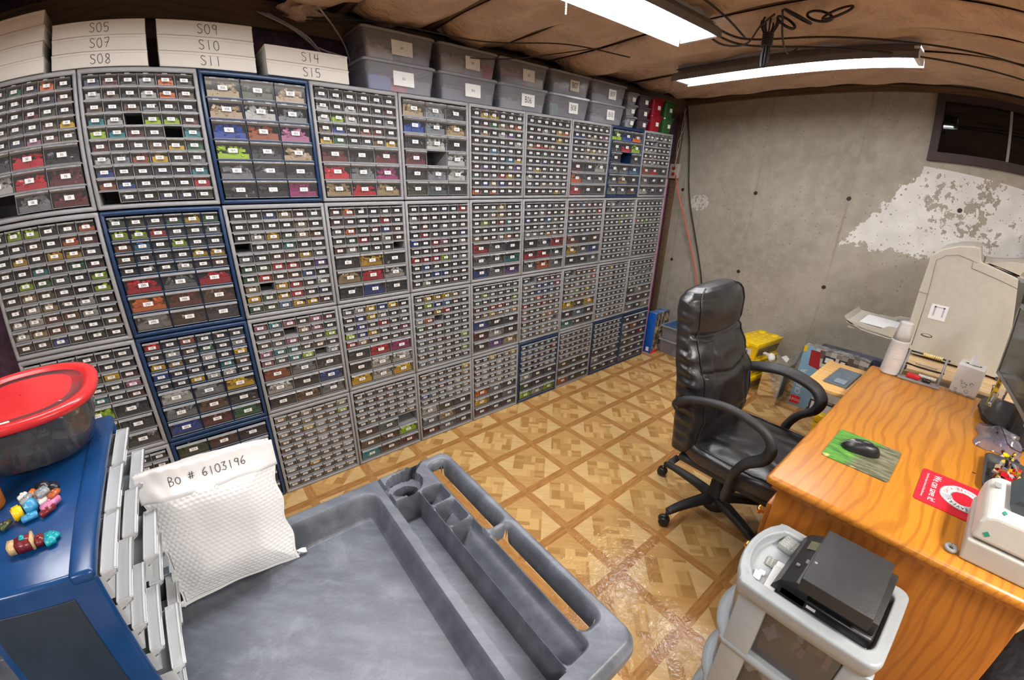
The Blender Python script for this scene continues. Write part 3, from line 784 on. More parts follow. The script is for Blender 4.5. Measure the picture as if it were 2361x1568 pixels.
# ---------------------------------------------------------------- white flat boxes on top of the cabinets
ZT = 4 * CH
def flat_box(x0, x1, z0, h, txt, label, group, y0=.0, d=.25, sk=0):
    r = thing('storage_box', label, 'box', ((x0 + x1) / 2, y0, z0), sk, group)
    w = x1 - x0
    b = MB(); b.rbox(-w / 2, w / 2, 0, d, .0005, h - .004, .002); b.build('body', M['box'], r)
    l = MB(); l.rbox(-w / 2 - .001, w / 2 + .001, -.0015, d, h - .010, h - .0005, .002); l.build('lid', M['box'], r)
    if txt:
        t = MB(); handwrite(t, txt, .031, T(w * .03, -.0022, h * .5) @ RX(90), .0021); t.build('handwriting', M['pencil'], r)
    return r
gb = 'flat white boxes on top of the drawer wall'
z = ZT
for i, nm in enumerate(('lowest of the untitled stack at the camera end', 'second from below in the untitled stack at the camera end', 'third from below in the untitled stack at the camera end', 'topmost of the untitled stack at the camera end')):
    flat_box(-.14, .270 - .006 * (i % 2), z, .0555, '', 'flat white box, ' + nm, gb, sk=(0, 1, -1, .5)[i]); z += .0555
z = ZT
for t, nm in (('S08', 'faintly marked S08, bottom of its stack of three'), ('S07', 'faintly marked S07, middle of its stack'), ('S05', 'faintly marked S05, top of its stack of three')):
    flat_box(.296 + .004 * random.random(), .612, z, .0525, t, 'flat white box ' + nm, gb, sk=random.uniform(-.6, .6)); z += .0525
z = ZT
for t, nm in (('S11', 'marked S11, bottom of its stack'), ('S10', 'marked S10, between S09 and S11'), ('S09', 'marked S09, top of its stack')):
    flat_box(.648, .960 + .004 * random.random(), z, .0525, t, 'flat white box ' + nm, gb, sk=random.uniform(-.6, .6)); z += .0525
z = ZT
for t, nm in (('S15', 'marked S15, lower box of a pair'), ('S14', 'marked S14, upper box of a pair')):
    flat_box(.998, 1.309, z, .0525, t, 'flat white box ' + nm, gb, sk=random.uniform(-.5, .5)); z += .0525

# ---------------------------------------------------------------- lidded bins
def bin_(x0, x1, z0, h, txt, label, group, big, mat='bin', lidm='binlid', depth=.255, y0=.0, fills=(), lw=.10, lh=.052, lx=0, name='storage_bin', rz=0):
    w = x1 - x0; cx = (x0 + x1) / 2
    r = thing(name, label, 'storage bin', (cx, y0, z0), rz, group)
    hb = h - .016; wt, wb = w / 2 - .010, w / 2 - .024
    b = MB()
    def ring(hw, ya, yb, z, rr=.02):
        pts = []
        for (sx, sy, a0) in ((1, 1, 0), (-1, 1, 90), (-1, -1, 180), (1, -1, 270)):
            for k in range(4):
                a = R(a0 + 30 * k); pts.append((sx * (hw - rr) + rr * cos(a), (ya + yb) / 2 + sy * ((yb - ya) / 2 - rr) + rr * sin(a), z))
        return pts
    R0 = ring(wb, .014, depth - .014, .001); R1 = ring(wt, .004, depth - .004, hb); R2 = ring(wt + .006, -.001, depth + .001, hb + .001)
    n = 16
    b.add(R0 + R1 + R2, [tuple(range(n - 1, -1, -1))] + [(i, (i + 1) % n, n + (i + 1) % n, n + i) for i in range(n)] + [(n + i, n + (i + 1) % n, 2 * n + (i + 1) % n, 2 * n + i) for i in range(n)], smooth=False)
    b.build('tub', M[mat], r)
    l = MB(); L0 = ring(wt + .009, -.004, depth + .004, hb + .001, .022); L1 = ring(wt + .009, -.004, depth + .004, hb + .011, .022); L2 = ring(wt + .002, .003, depth - .003, h - .001, .02)
    l.add(L0 + L1 + L2, [(i, (i + 1) % n, n + (i + 1) % n, n + i) for i in range(n)] + [(n + i, n + (i + 1) % n, 2 * n + (i + 1) % n, 2 * n + i) for i in range(n)] + [tuple(2 * n + i for i in range(n))])
    l.build('lid', M[lidm], r)
    if lw:
        c = MB(); zc = hb * .52; yl = .004 + (.010) * (1 - zc / hb) - .0022
        c.box(lx, yl, zc, lw, .001, lh, I4)
        if txt: put_text(c, txt, big, T(lx, yl - .0009, zc) @ RX(90), 1, sx=.72)
        c.build('label_card', [M['card'], M['print']], r)
    if fills:
        f = MB(); rnd = random.Random(label)
        for (fx0, fx1, col, lev) in fills:
            X0, X1 = -wb + .004 + fx0 * (2 * wb - .008), -wb + .004 + fx1 * (2 * wb - .008)
            nn = int(14 * (fx1 - fx0) / .33) + 3
            f.b2(X0, X1, .026, .10, .004, hb * lev * .7, col=tuple(q * .85 for q in BC[col]))
            for _ in range(nn):
                s_ = rnd.uniform(.012, .03)
                Mx = T(rnd.uniform(X0 + s_ * .6, max(X0 + s_ * .6, X1 - s_ * .6)), .022 + s_ * .6 + rnd.uniform(0, .03), max(s_ * .6 + .003, rnd.uniform(hb * lev * .3, hb * lev * .85))) @ Matrix.Rotation(rnd.uniform(0, 3), 4, Vector((rnd.uniform(-1, 1), rnd.uniform(-1, 1), .5)).normalized())
                q = rnd.uniform(.8, 1.15); f.box(0, 0, 0, s_, s_ * .7, s_ * .5, Mx, col=tuple(min(1, c_ * q) for c_ in BC[col]))
        o = f.build('brick_pieces', M['brick'], None, (cx, y0, z0)); o.rotation_euler = (0, 0, R(rz))
        tag(o, 'loose toy parts inside the ' + label[:label.find(',')] if ',' in label else 'loose toy parts inside the ' + label, 'toy parts', None, 'stuff')
    return r
gl = 'clear lidded bins on top of the drawer wall'
XC = (1.552, 1.918, 2.278, 2.645, 3.005)
lowf = [((0, .35, 'b', .8), (.35, .6, 'r', .55), (.6, 1, 'd', .8)), ((0, 1, 'd', .7),), ((0, .5, 'g', .6), (.5, 1, 'd', .6)), ((0, .22, 'G', .9), (.22, 1, 'd', .6)), ((0, 1, 'g', .5),)]
upf = [((0, .4, 'a', .6), (.4, 1, 'd', .6)), ((0, .45, 'a', .85), (.45, .8, 'w', .6), (.8, 1, 'r', .8)), ((0, .6, 'p', .8), (.0, .5, 't', .45), (.6, 1, 'a', .7)), ((0, 1, 'd', .7),), ((0, 1, 'g', .6),)]
nm = ('nearest the white boxes', 'second along', 'third along', 'fourth along', 'last large one')
for i, cx in enumerate(XC):
    hw = .178 if i < 2 else .180
    bin_(cx - hw, cx + hw, ZT, .122, 'B%02d' % (2 * i + 2), 'clear bin B%02d in the lower row, %s' % (2 * i + 2, nm[i]), gl, (.014, .018, .046, .044, .042)[i], fills=lowf[i], lw=(.10, .092, .095, .080, .078)[i], lh=(.058, .058, .062, .060, .060)[i], lx=(.01, .02, .03, .03, .03)[i])
    bin_(cx - hw, cx + hw, ZT + .1225, .118, 'B%02d' % (2 * i + 1), 'clear bin B%02d in the upper row, %s' % (2 * i + 1, nm[i]), gl, (.014, .014, .016, .044, .042)[i], fills=upf[i], lw=(.10, .085, .085, .080, .075)[i], lh=(.058, .056, .058, .058, .058)[i], lx=(.01, .02, .03, .03, .03)[i])
M['binred'] = clear('red_translucent_bin', (.75, .05, .08), .62, .2, (.38, .012, .03)); M['bingreen'] = clear('green_translucent_bin', (.1, .4, .15), .72, .2, (.03, .11, .03)); M['bindark'] = clear('smoky_dark_bin', (.4, .38, .42), .6, .2, (.09, .08, .10))
gs = 'small stacked bins near the corner'
def small(x0, x1, z0, h, mat, label, f=()):
    bin_(x0, x1, z0, h, '', label, gs, .01, mat, mat, .16, .0, f, .034, .026, .01, 'small_bin')
zt = ZT
for k, n in enumerate(('bottom', 'middle', 'top')):
    small(3.196, 3.330, ZT + .073 * k, .072, 'bin', 'small clear bin in the corner stack, %s one' % n, ((0, 1, 'w' if k == 0 else 'g', .8),))
    small(3.336, 3.490, ZT + .073 * k, .072, 'bindark', 'small smoky dark bin in the corner stack, %s one' % n)
for k, n in enumerate(('lower', 'upper')):
    small(3.496, 3.652, ZT + .110 * k, .109, 'binred', 'small red translucent bin near the corner, %s one' % n)
    small(3.658, 3.810, ZT + .110 * k, .109, 'bingreen', 'small green bin near the corner, %s one' % n)
# floor level by the corner: blue set box, two clear bins
bx = thing('toy_set_box', 'blue cardboard toy set box standing on the floor at the end of the drawer wall', 'box', (3.888, -.045, 0))
mbx = Mat('printed_box_side'); xx_ = mbx.xyz(); nn = mbx.noise(24, 4, mbx.vec(xx_[0], xx_[1], xx_[2] * .45), rough=.75)
mbx.base(mbx.mix(nn.sm(.45, .55), (.03, .028, .028), mbx.mix(mbx.noise(30, 2).sm(.45, .6), (.42, .33, .20), (.12, .10, .09)))); mbx.set(rough=.3)
b = MB(); b.rbox(0, .235, 0, .085, 0, .395, .002); b.build('body', plain('blue_printed_card', (.008, .09, .42), .3), bx)
b = MB(); b.b2(.012, .235, -.0012, -.0002, .0, .395); b.build('printed_front', mbx.m, bx)
b = MB(); b.b2(.0, .235, .0, .085, .3952, .3962); b.build('printed_top', plain('blue_white_print', (.10, .18, .38), .3, var=.7, nscale=22), bx)
b = MB(); b.b2(-.001, -.0002, .025, .055, .02, .060); b.build('white_sticker', M['card'], bx)
b = MB(); b.b2(.0, .10, -.0022, -.0013, .0, .03); b.build('red_corner', M['redlid'], bx)
bin_(3.99, 4.30, 0, .145, '', 'low clear bin on the floor behind the chair, lower of two', 'bins on the floor by the corner', .01, depth=.25, y0=-.29, fills=((0, 1, 'g', .5),), lw=0)
bin_(3.99, 4.30, .147, .13, '', 'clear bin on the floor behind the chair, upper of two', 'bins on the floor by the corner', .01, depth=.25, y0=-.29, fills=((0, .5, 'r', .3), (.5, 1, 'g', .4)), lw=0)
b = MB(); b.prism([(4.0, -.27), (4.28, -.27), (4.28, -.08), (4.0, -.08)], .279, .284); tag(b.build('blue_folder', plain('blue_card', (.03, .09, .25), .5)), 'thin blue card lying on top of the clear bins by the corner', 'folder')

# ---------------------------------------------------------------- service cart (long axis x); heights from one height field
def sstep(e0, e1, x):
    t = min(1, max(0, (x - e0) / (e1 - e0))); return t * t * (3 - 2 * t)
def rr_sdf(x, y, x0, x1, y0, y1, r):
    """signed distance to a rounded rectangle, negative inside"""
    qx = abs(x - (x0 + x1) / 2) - (x1 - x0) / 2 + r; qy = abs(y - (y0 + y1) / 2) - (y1 - y0) / 2 + r
    return math.hypot(max(qx, 0), max(qy, 0)) + min(max(qx, qy), 0) - r
cz = .845
CX0, CX1, CY0, CY1 = -.02, 1.060, -1.785, -1.160
def cart_top(x, y):
    d = rr_sdf(x, y, CX0, CX1, CY0, CY1, .035)
    z = cz; hole = False
    def pocket(d, depth, wall, zz, rim=.004):
        """wall slope of width `wall`, rounded lip"""
        if d < rim: zz = min(zz, cz - depth * sstep(rim, -wall, d))
        return zz
    t = rr_sdf(x, y, .04, .838, CY0 + .048, -1.206, .030)
    z = pocket(t, .060, .013, z, .007)
    # groove between tray rim and tool section
    g = abs(x - .8655)
    if CY0 + .002 < y < CY1: z -= .010 * (1 - sstep(.001, .0035, g))
    z = pocket(rr_sdf(x, y, .869, .923, -1.742, -1.268, .008), .062, .005, z)
    z = pocket(rr_sdf(x, y, .931, .976, -1.322, -1.270, .007), .030 + .020 * sstep(.976, .935, x), .006, z)
    z = pocket(rr_sdf(x, y, .931, .976, -1.396, -1.334, .007), .030 + .020 * sstep(.976, .935, x), .006, z)
    z = pocket(rr_sdf(x, y, .931, .980, -1.738, -1.406, .008), .022 + .030 * sstep(.980, .935, x), .005, z)
    # cup holder with bottle slot
    dc = math.hypot(x - .911, y + 1.222) - .041
    dl = rr_sdf(x, y, .930, .975, -1.196, -1.176, .006)
    # slanted slot
    u = (x - .945) * .75 + (y + 1.186) * .66; v = -(x - .945) * .66 + (y + 1.186) * .75
    dsl = max(abs(u) - .034, abs(v) - .010) - .002
    z = pocket(min(dc, dsl), .058, .004, z, .002)
    dc2 = math.hypot(x - .905, y + 1.240) - .031
    if dc < 0 and dc2 > -.000: z = max(z, cz - .022 - .0 * u) if v < 0 or dc2 < .02 else z
    # two hand holes
    for (a, b_) in ((-1.448, -1.196), (-1.716, -1.466)):
        bow = .004
        dh = rr_sdf(x, y, .990, 1.030, a, b_, .013)
        if dh < .010:
            z = min(z, cz - .010 * sstep(.010, 0, dh) - (.036 * sstep(.001, -.003, dh)))
        if dh < -.0032: hole = True
    # grips are round
    for (a, b_) in ((-1.448, -1.196), (-1.716, -1.466)):
        if a < y < b_ and x > 1.028: pass
    # outer rounding
    if d > -.014: z = min(z, cz - .014 * sstep(-.014, .0, d) ** 1.5 * 1.2)
    return z, d, hole
def axis(a, b, coarse, marks, fine, rad):
    xs = []; x = a
    while x < b:
        xs.append(x); x += fine if any(abs(x - m_) < rad for m_ in marks) else coarse
    xs.append(b); return xs
XS = axis(CX0, CX1, .02, [CX0, .04, .06, .838, .82], .004, .02)
XS = [x for x in XS if x < .80] + [.80 + .0028 * i for i in range(int((CX1 - .80) / .0028) + 1)] + [CX1]
YS = axis(CY0, CY1, .0045, [CY0, CY1, -1.206, -1.19, -1.74, -1.73, -1.45, -1.46, -1.33, -1.4, -1.27, -1.26, -1.22, -1.2], .0028, .012)
vid = {}; V = []; F = []
def cv(i, j):
    if (i, j) not in vid:
        x, y = XS[i], YS[j]; z, d, h = cart_top(x, y)
        # pull grid corners onto the rounded plan outline
        if d > 0:
            cx_ = min(max(x, CX0 + .035), CX1 - .035); cy2 = min(max(y, CY0 + .035), CY1 - .035)
            dx, dy = x - cx_, y - cy2; L = math.hypot(dx, dy)
            if L > 1e-6: x, y = cx_ + dx / L * .035, cy2 + dy / L * .035
        vid[(i, j)] = len(V); V.append((x, y, z))
    return vid[(i, j)]
HM = {}
for i in range(len(XS)):
    for j in range(len(YS)): HM[(i, j)] = cart_top(XS[i], YS[j])[2]
for i in range(len(XS) - 1):
    for j in range(len(YS) - 1):
        if HM[(i, j)] or HM[(i + 1, j)] or HM[(i, j + 1)] or HM[(i + 1, j + 1)]: continue
        F.append((cv(i, j), cv(i + 1, j), cv(i + 1, j + 1), cv(i, j + 1)))
cart = thing('service_cart', 'dark grey moulded utility cart with tool tray, cup holder and two grip handles', 'cart', (0, 0, 0))
mb = MB(); mb.add(V, F, smooth=True)
top = mb.build('top_tray', M['cart'], cart)
es = top.modifiers.new('e', 'EDGE_SPLIT'); es.split_angle = R(48)
sk = MB()     # outer skirt
def outl(inset, z, r=.035, n=6):
    pts = []
    for (cx_, cy_, a0) in ((CX1 - r, CY1 - r, 0), (CX0 + r, CY1 - r, 90), (CX0 + r, CY0 + r, 180), (CX1 - r, CY0 + r, 270)):
        for k in range(n + 1):
            a = R(a0 + 90 * k / n); pts.append((cx_ + (r - inset) * cos(a), cy_ + (r - inset) * sin(a), z))
    return pts
zz_ = lambda ring, d: [(x, y, cz - .030 - (d - .030) * (1 if x < 1.0 else .5)) for x, y, z in ring]
rings = [outl(.0, cz - .0165), outl(-.001, cz - .026), zz_(outl(.003, 0), .062), zz_(outl(.012, 0), .070)]
n = len(rings[0]); sk.add(sum(rings, []), [(k * n + i, k * n + (i + 1) % n, (k + 1) * n + (i + 1) % n, (k + 1) * n + i) for k in range(3) for i in range(n)], smooth=True)
# inner walls of hand holes + underside pad
for (a, b_) in ((-1.448, -1.196), (-1.716, -1.466)):
    h1 = []; 
    for (cx_, cy_, a0) in ((1.020, b_ - .010, 0), (1.000, b_ - .010, 90), (1.000, a + .010, 180), (1.020, a + .010, 270)):
        for k in range(4):
            t = R(a0 + 30 * k); h1.append((cx_ + .0078 * cos(t), cy_ + .0078 * sin(t)))
    m = len(h1); 0 and sk.add([(x, y, cz - .05) for x, y in h1] + [(x, y, cz - .075) for x, y in h1], [(i, m + i, m + (i + 1) % m, (i + 1) % m) for i in range(m)], smooth=True)
sk.b2(CX0 + .02, .985, CY0 + .02, CY1 - .02, cz - .085, cz - .072)
sk.build('skirt', M['cart'], cart)
for (x, y) in ((.05, -1.72), (.05, -1.22), (.90, -1.72), (.90, -1.22)):
    l = MB(); l.rbox(x - .045, x + .045, y - .035, y + .035, .16, cz - .08, .012); l.build('upright', M['cart'], cart)
    wmb = MB(); wmb.lathe([(.02, -.016), (.058, -.016), (.063, -.010), (.063, .010), (.058, .016), (.02, .016)], 20, T(x, y, .064) @ RX(90)); wmb.rbox(x - .018, x + .018, y - .022, y + .022, .10, .165, .004)
    wmb.build('caster', M['blackm'], cart)
l = MB(); l.rbox(CX0 + .02, .98, CY0 + .02, CY1 - .02, .16, .20, .01); l.build('lower_shelf', M['cart'], cart)

# ---------------------------------------------------------------- bubble mailer leaning on the cart rim
ml = thing('bubble_mailer', 'white padded bubble envelope with handwritten order number standing on the cart tray', 'envelope', (.563, -1.228, .787))
ml.rotation_euler = (R(-9), 0, 0)
mw, mh = .208, .278
def puff(u, v):
    """u, v in 0..1, thickness of the padding"""
    e = min(u, 1 - u, v * 1.1 + .0, (.93 - v) * 1.2) if v < .93 else 0
    return .021 * sstep(0, .30, max(e, 0)) ** .8
def mface(sgn):
    def fn(u, v):
        wob = .0018 * sin(v * 13 + u * 4) + .0012 * sin(u * 17 - v * 6)
        edge = .003 * sin(v * 21) * (1 if u < .5 else -1) * (1 if (u < .03 or u > .97) else 0)
        x = (u - .5) * mw * (1 - .05 * sin(pi * v) * (abs(u - .5) * 2) ** 6) + edge
        z = v * mh + .004 * sin(u * pi * 1.0) - .006 * u
        y = sgn * (puff(u, v) + .0012) + wob
        if v < .04: y += (.0) ; z += .004 * abs(sin(u * pi))
        # bubbles
        if .02 < u < .98 and .03 < v < .80:
            a, b = u * mw / .0088, v * mh / .0076
            if int(b) % 2: a += .5
            fx, fy = a % 1 - .5, b % 1 - .5
            d2 = fx * fx + fy * fy
            y += sgn * .0011 * max(0, 1 - d2 / .17)
        elif v >= .82:
            y += sgn * .0006 * sin(u * 60 + v * 30)
        return (x, y, z)
    return fn
m = MB(); m.grid(150, 190, mface(-1)); m.build('front_sheet', M['mailer'], ml)
m = MB(); m.grid(30, 30, mface(1)); m.build('back_sheet', M['mailer'], ml)
m = MB()     # folded sealed flap
def flap(u, v):
    zz = mh * (.80 + .195 * v); yy = mface(-1)(u, .80 + .195 * v)[1] - .0018 - .001 * (1 - v)
    return ((u - .5) * (mw + .004), yy, zz - .006 * u + .002 * sin(u * 11))
m.grid(60, 8, flap); fo = m.build('sealed_flap', M['mailer'], ml); fo.modifiers.new('s', 'SOLIDIFY').thickness = .0008
m = MB(); fnp = lambda p: (p.x, flap(min(1, max(0, p.x / (mw + .004) + .5)), min(1, max(0, (p.y / mh - .80) / .195)))[1] - .0016, p.y)
handwrite(m, 'BO # 6103196', .0138, None, .0011, fn=lambda p: fnp(Vector((p.x * 1.0, p.y + mh * .893 + .00 - p.x * .03, 0))), gap=.72)
m.build('handwriting', M['print'], ml)
for sx in (-1, 1):
    c = MB(); c.grid(6, 6, lambda u, v: (sx * (mw / 2 - .004 + .018 * u), -.003 + .004 * sin(u * 4 + v * 5), .000 + .018 * v * (1 - .6 * u) + .002 * u)); o = c.build('corner_fold', M['mailer'], ml); o.modifiers.new('s', 'SOLIDIFY').thickness = .0012

# ---------------------------------------------------------------- blue cabinet standing on the cart, front towards +x
BX0, BX1, BY0, BY1, BZ0, BZ1 = .252, .440, -1.462, -1.058, .787, 1.120
bc = thing('blue_drawer_cabinet', 'glossy blue parts cabinet on the cart, its clear drawers pulled unevenly open', 'drawer cabinet', (BX0, BY0, BZ0))
wx, wy, wz = BX1 - BX0, BY1 - BY0, BZ1 - BZ0
s_ = MB()
s_.rbox(0, wx, 0, .014, 0, wz, .006); s_.rbox(0, wx, wy - .014, wy, 0, wz, .006); s_.rbox(0, wx, .002, wy - .002, wz - .016, wz, .007); s_.rbox(0, wx, .002, wy - .002, 0, .014, .006)
s_.rbox(wx - .030, wx + .001, -.002, wy + .002, wz - .014, wz + .0035, .007, seg=3)      # raised front rim on top
s_.b2(0, .006, .01, wy - .01, .01, wz - .01)
nr = 6; rh = (wz - .030) / nr; dw = (wy - .034) / 3
for r in range(1, nr): s_.b2(.004, wx - .004, .012, wy - .012, .014 + rh * r - .0015, .014 + rh * r + .0015)
for r in range(nr):
    for c in (1, 2): s_.b2(.004, wx - .006, .017 + dw * c - .0012, .017 + dw * c + .0012, .014 + rh * r, .014 + rh * (r + 1))
s_.build('shell', M['blue'], bc)
pn = MB(); pn.rbox(.018, wx - .034, -.0015, .001, .02, wz - .03, .001); pn.build('side_panel', plain('dark_slate_side', (.012, .024, .04), .45), bc)
# drawers along -x ... +x : make mesh with front at local x = 0 facing +x
def blue_drawer(w, h, d):
    b = MB(); t = .002
    b.rbox(-.0025, .0, -w / 2, w / 2, 0, h, .001); b.b2(-d, 0, -w / 2, w / 2, 0, .0015); b.b2(-d, 0, -w / 2, -w / 2 + .0015, 0, h * .85); b.b2(-d, 0, w / 2 - .0015, w / 2, 0, h * .85); b.b2(-d, -d + .0015, -w / 2, w / 2, 0, h * .8)
    prof = [(0, .62), (.006, .70), (.0155, .84), (.0175, .96), (.014, 1.0)]
    for (a, b_) in zip(prof[:-1], prof[1:]):
        b.add([(a[0], -w / 2 + .001, a[1] * h), (a[0], w / 2 - .001, a[1] * h), (b_[0], w / 2 - .001, b_[1] * h), (b_[0], -w / 2 + .001, b_[1] * h)], [(0, 1, 2, 3)], mi=1)
    for sy in (-1, 1):
        b.add([(p[0], sy * (w / 2 - .001), p[1] * h) for p in prof] + [(0, sy * (w / 2 - .001), h)], [tuple(range(6))], mi=1)
        b.sweep([(p[0], sy * (w / 2 - .001), p[1] * h) for p in prof], .0011, 5, mi=1)
    b.add([(.016, -w / 2 + .001, h * .97), (.016, w / 2 - .001, h * .97), (.0, w / 2 - .001, h * .90), (.0, -w / 2 + .001, h * .90)], [(0, 1, 2, 3)], mi=1)
    b.sweep([(.0175, -w / 2 + .001, h * .96), (.0175, w / 2 - .001, h * .96)], .0013, 5, mi=1)
    return b.mesh('drawer', [M['milky'], M['milky']])
bdm = blue_drawer(dw - .005, rh - .007, .15)
rb = random.Random(4)
opn = [[.004, .004, .006], [.004, .010, .016], [.004, .022, None], [.008, .014, .012], [.02, None, .006], [.006, .012, .004]]
for r in range(nr):
    for c in range(3):
        a = opn[nr - 1 - r][c] if True else 0
        if a is None: continue
        o = bpy.data.objects.new('drawer', bdm); COL.objects.link(o); o.parent = bc
        o.location = (wx - .003 + a, .017 + dw * (c + .5), .0165 + rh * r)

# ---------------------------------------------------------------- oval tub with red lid on the blue cabinet
tb = thing('food_tub', 'clear oval plastic tub with a glossy red lid on the blue cabinet', 'container', (.334, -1.112, BZ1 + .0045))
tb.rotation_euler = (0, 0, R(4))
b = MB(); b.lathe([(.058, .0), (.068, .005), (.076, .04), (.081, .084), (.084, .088)], 48, T(0, 0, 0), sx=1.27, sy=1.33, pw=2.6); o = b.build('tub', M['clear'], tb)
b = MB(); b.lathe([(.0865, .080), (.0885, .081), (.0895, .088), (.088, .0925), (.083, .094), (.076, .0925), (.073, .088), (.062, .087), (.056, .090), (.050, .0905), (.030, .0905), (.001, .091)], 64, sx=1.27, sy=1.33, pw=2.6, caps=False); b.build('lid', M['redlid'], tb)
f = MB(); rf = random.Random(5)
for _ in range(90):
    a = rf.uniform(0, 2 * pi); q = rf.uniform(0, .062); s1 = rf.uniform(.012, .026)
    f.box(0, 0, 0, s1, s1 * .6, s1 * .5, T(q * cos(a), q * 1.3 * sin(a), rf.uniform(.012, .055)) @ Matrix.Rotation(rf.uniform(0, 3), 4, Vector((rf.uniform(-1, 1), rf.uniform(-1, 1), .5)).normalized()), col=BC[rf.choice('kkkdddNRNkdg')])
o = f.build('brick_pieces', M['brick'], None, (.334, -1.112, BZ1 + .0045)); tag(o, 'dark loose bricks seen through the clear red-lidded tub', 'toy bricks', None, 'stuff')
# little toy builds on the blue cabinet
def toy(name, label, loc, rz, boxes):
    m = MB()
    for (x, y, z, sx, sy, sz, c, *rot) in boxes:
        Mx = T(x, y, z) @ (RZ(rot[0]) if rot else I4) @ (RX(rot[1]) if len(rot) > 1 else I4)
        bm = bmesh.new(); bmesh.ops.create_cube(bm, size=1)
        for v in bm.verts: v.co = Vector((v.co.x * sx, v.co.y * sy, v.co.z * sz))
        bmesh.ops.bevel(bm, geom=bm.edges[:], offset=min(sx, sy, sz) * .16, segments=2, affect='EDGES')
        m.frombm(bm, Mx, 0, BC[c], True)
        if sz < .012 and sx > .006:
            m.lathe([(.0024, sz / 2), (.0024, sz / 2 + .0018)], 10, Mx, 0, BC[c])
    o = m.build(name, M['brick'], None, loc, rz); return tag(o, label, 'toy')
toy('toy_figure_build', 'small toy build of teal, grey, orange and black brick parts on the blue cabinet', (.362, -1.300, BZ1 + .001), 25,
    [(-.032, 0, .011, .016, .015, .017, 'y'), (-.012, .002, .010, .020, .018, .018, 'c', 10), (-.012, .008, .018, .022, .008, .008, 'g', 30), (.010, .004, .009, .022, .020, .010, 'w', 5), (.010, .004, .019, .018, .016, .008, 'g', 12),
     (-.002, .022, .012, .022, .012, .010, 'o', 40), (-.014, .028, .014, .016, .007, .007, 'w', 20), (.016, .024, .012, .020, .018, .018, 'k', 15), (.026, .018, .009, .016, .02, .014, 'k', -20), (.012, -.013, .007, .030, .012, .010, 'p', 25), (.022, -.006, .014, .018, .010, .007, 'O', 30),
     (-.020, -.014, .005, .024, .010, .007, 'c', -10), (.004, -.022, .005, .024, .008, .008, 'R', 20), (-.054, -.004, .006, .022, .007, .006, 'h', 25), (-.062, .004, .005, .012, .012, .006, 'd', 45)])
toy('toy_brick_piece', 'small dark red toy piece with gold end and teal base on the blue cabinet', (.356, -1.384, BZ1 + .001), 5,
    [(-.022, 0, .009, .014, .016, .015, 's'), (-.004, 0, .009, .026, .018, .016, 'R'), (-.004, 0, .018, .007, .007, .003, 't'), (.008, 0, .0100, .004, .0185, .0165, 's'), (.016, 0, .007, .012, .016, .010, 'R'), (.028, -.001, .005, .014, .022, .008, 't', 15), (.034, .003, .004, .012, .012, .006, 't', 40)])
b = MB(); b.lathe([(.016, 0), (.018, .004), (.018, .05), (.012, .06), (.012, .072)], 20); tag(b.build('amber_bottle', clear('amber_translucent', (.8, .3, .05), .6, .1, (.5, .15, .02)), None, (.285, -1.262, BZ1 + .001)), 'small amber translucent bottle beside the red-lidded tub', 'bottle')

# ---------------------------------------------------------------- executive chair, facing the desk (-y)
def lerp_tab(tab, z):
    for a, b in zip(tab[:-1], tab[1:]):
        if a[0] <= z <= b[0]:
            t = (z - a[0]) / (b[0] - a[0]); t = t * t * (3 - 2 * t) * .5 + t * .5
            return [p + (q - p) * t for p, q in zip(a[1:], b[1:])]
    return list(tab[-1][1:]) if z > tab[-1][0] else list(tab[0][1:])
ch = thing('office_chair', 'black leather high-back swivel chair with loop armrests pulled up to the oak desk', 'chair', (2.37, -1.42, 0))
O = T(-2.37, 1.42, 0)
# z: back y, front y, half width
BT = [(.44, -1.235, -1.345, .235), (.47, -1.232, -1.365, .242), (.60, -1.218, -1.378, .247), (.75, -1.198, -1.356, .247), (.85, -1.176, -1.306, .240), (.92, -1.162, -1.276, .226), (.98, -1.150, -1.270, .222), (1.05, -1.142, -1.264, .228), (1.09, -1.144, -1.254, .222), (1.115, -1.154, -1.243, .198), (1.130, -1.168, -1.228, .15), (1.136, -1.190, -1.206, .07)]
XC0 = 2.355
def gs_(x, s): return math.exp(-x * x / (2 * s * s))
def backpt(u, v):
    z = .44 + .696 * (1 - (1 - v) ** 1.25)
    yb, yf, hw = lerp_tab(BT, z)
    a = 2 * pi * u; c, s = cos(a), sin(a); pw = 3.4
    cx = math.copysign(abs(c) ** (2 / pw), c); sy = math.copysign(abs(s) ** (2 / pw), s)
    x = hw * cx; y = (yb + yf) / 2 - (yb - yf) / 2 * sy       # sy>0: front (-y)
    X = x / hw
    if sy > .3:     # front: pillow, seams, tufts
        f = min(1, (sy - .3) / .5)
        y += f * (-.016 * gs_(z - 1.04, .06) * (1 - X * X) + .014 * gs_(z - .935 - .02 * X * X, .007) - .014 * gs_(z - .86, .05) * (1 - X ** 4) - .018 * gs_(z - .66, .10) * (1 - X ** 4) * .8)
        y += f * .009 * gs_(z - .775 - .035 * abs(X), .007) * (abs(X) < .85) + f * .007 * gs_(z - .60 + .02 * abs(X), .008)
        y += f * .007 * gs_(abs(X) - .50, .03) * (.5 < z < .92)
        y += f * (.0022 * sin(X * 9 + z * 31) + .0018 * sin(z * 63 - X * 6)) * (z < .93)
    if abs(sy) < .75 and abs(X) > .9:   # gathered pleats on the sides
        k = (1 - abs(sy) / .75)
        x *= 1 + .020 * k * sin(z * 118 + sy * 1.2) * (1 if z < 1.09 else .3)
    return (XC0 + x, y, z)
b = MB(); b.grid(96, 150, backpt, O, closeu=True)
top = [backpt(i / 96, 1) for i in range(96)]; b.add(top, [tuple(range(96))], O, smooth=True)
bo = [backpt(i / 96, 0) for i in range(96)]; b.add(bo, [tuple(range(95, -1, -1))], O)
back = b.build('backrest', M['leather'], ch)
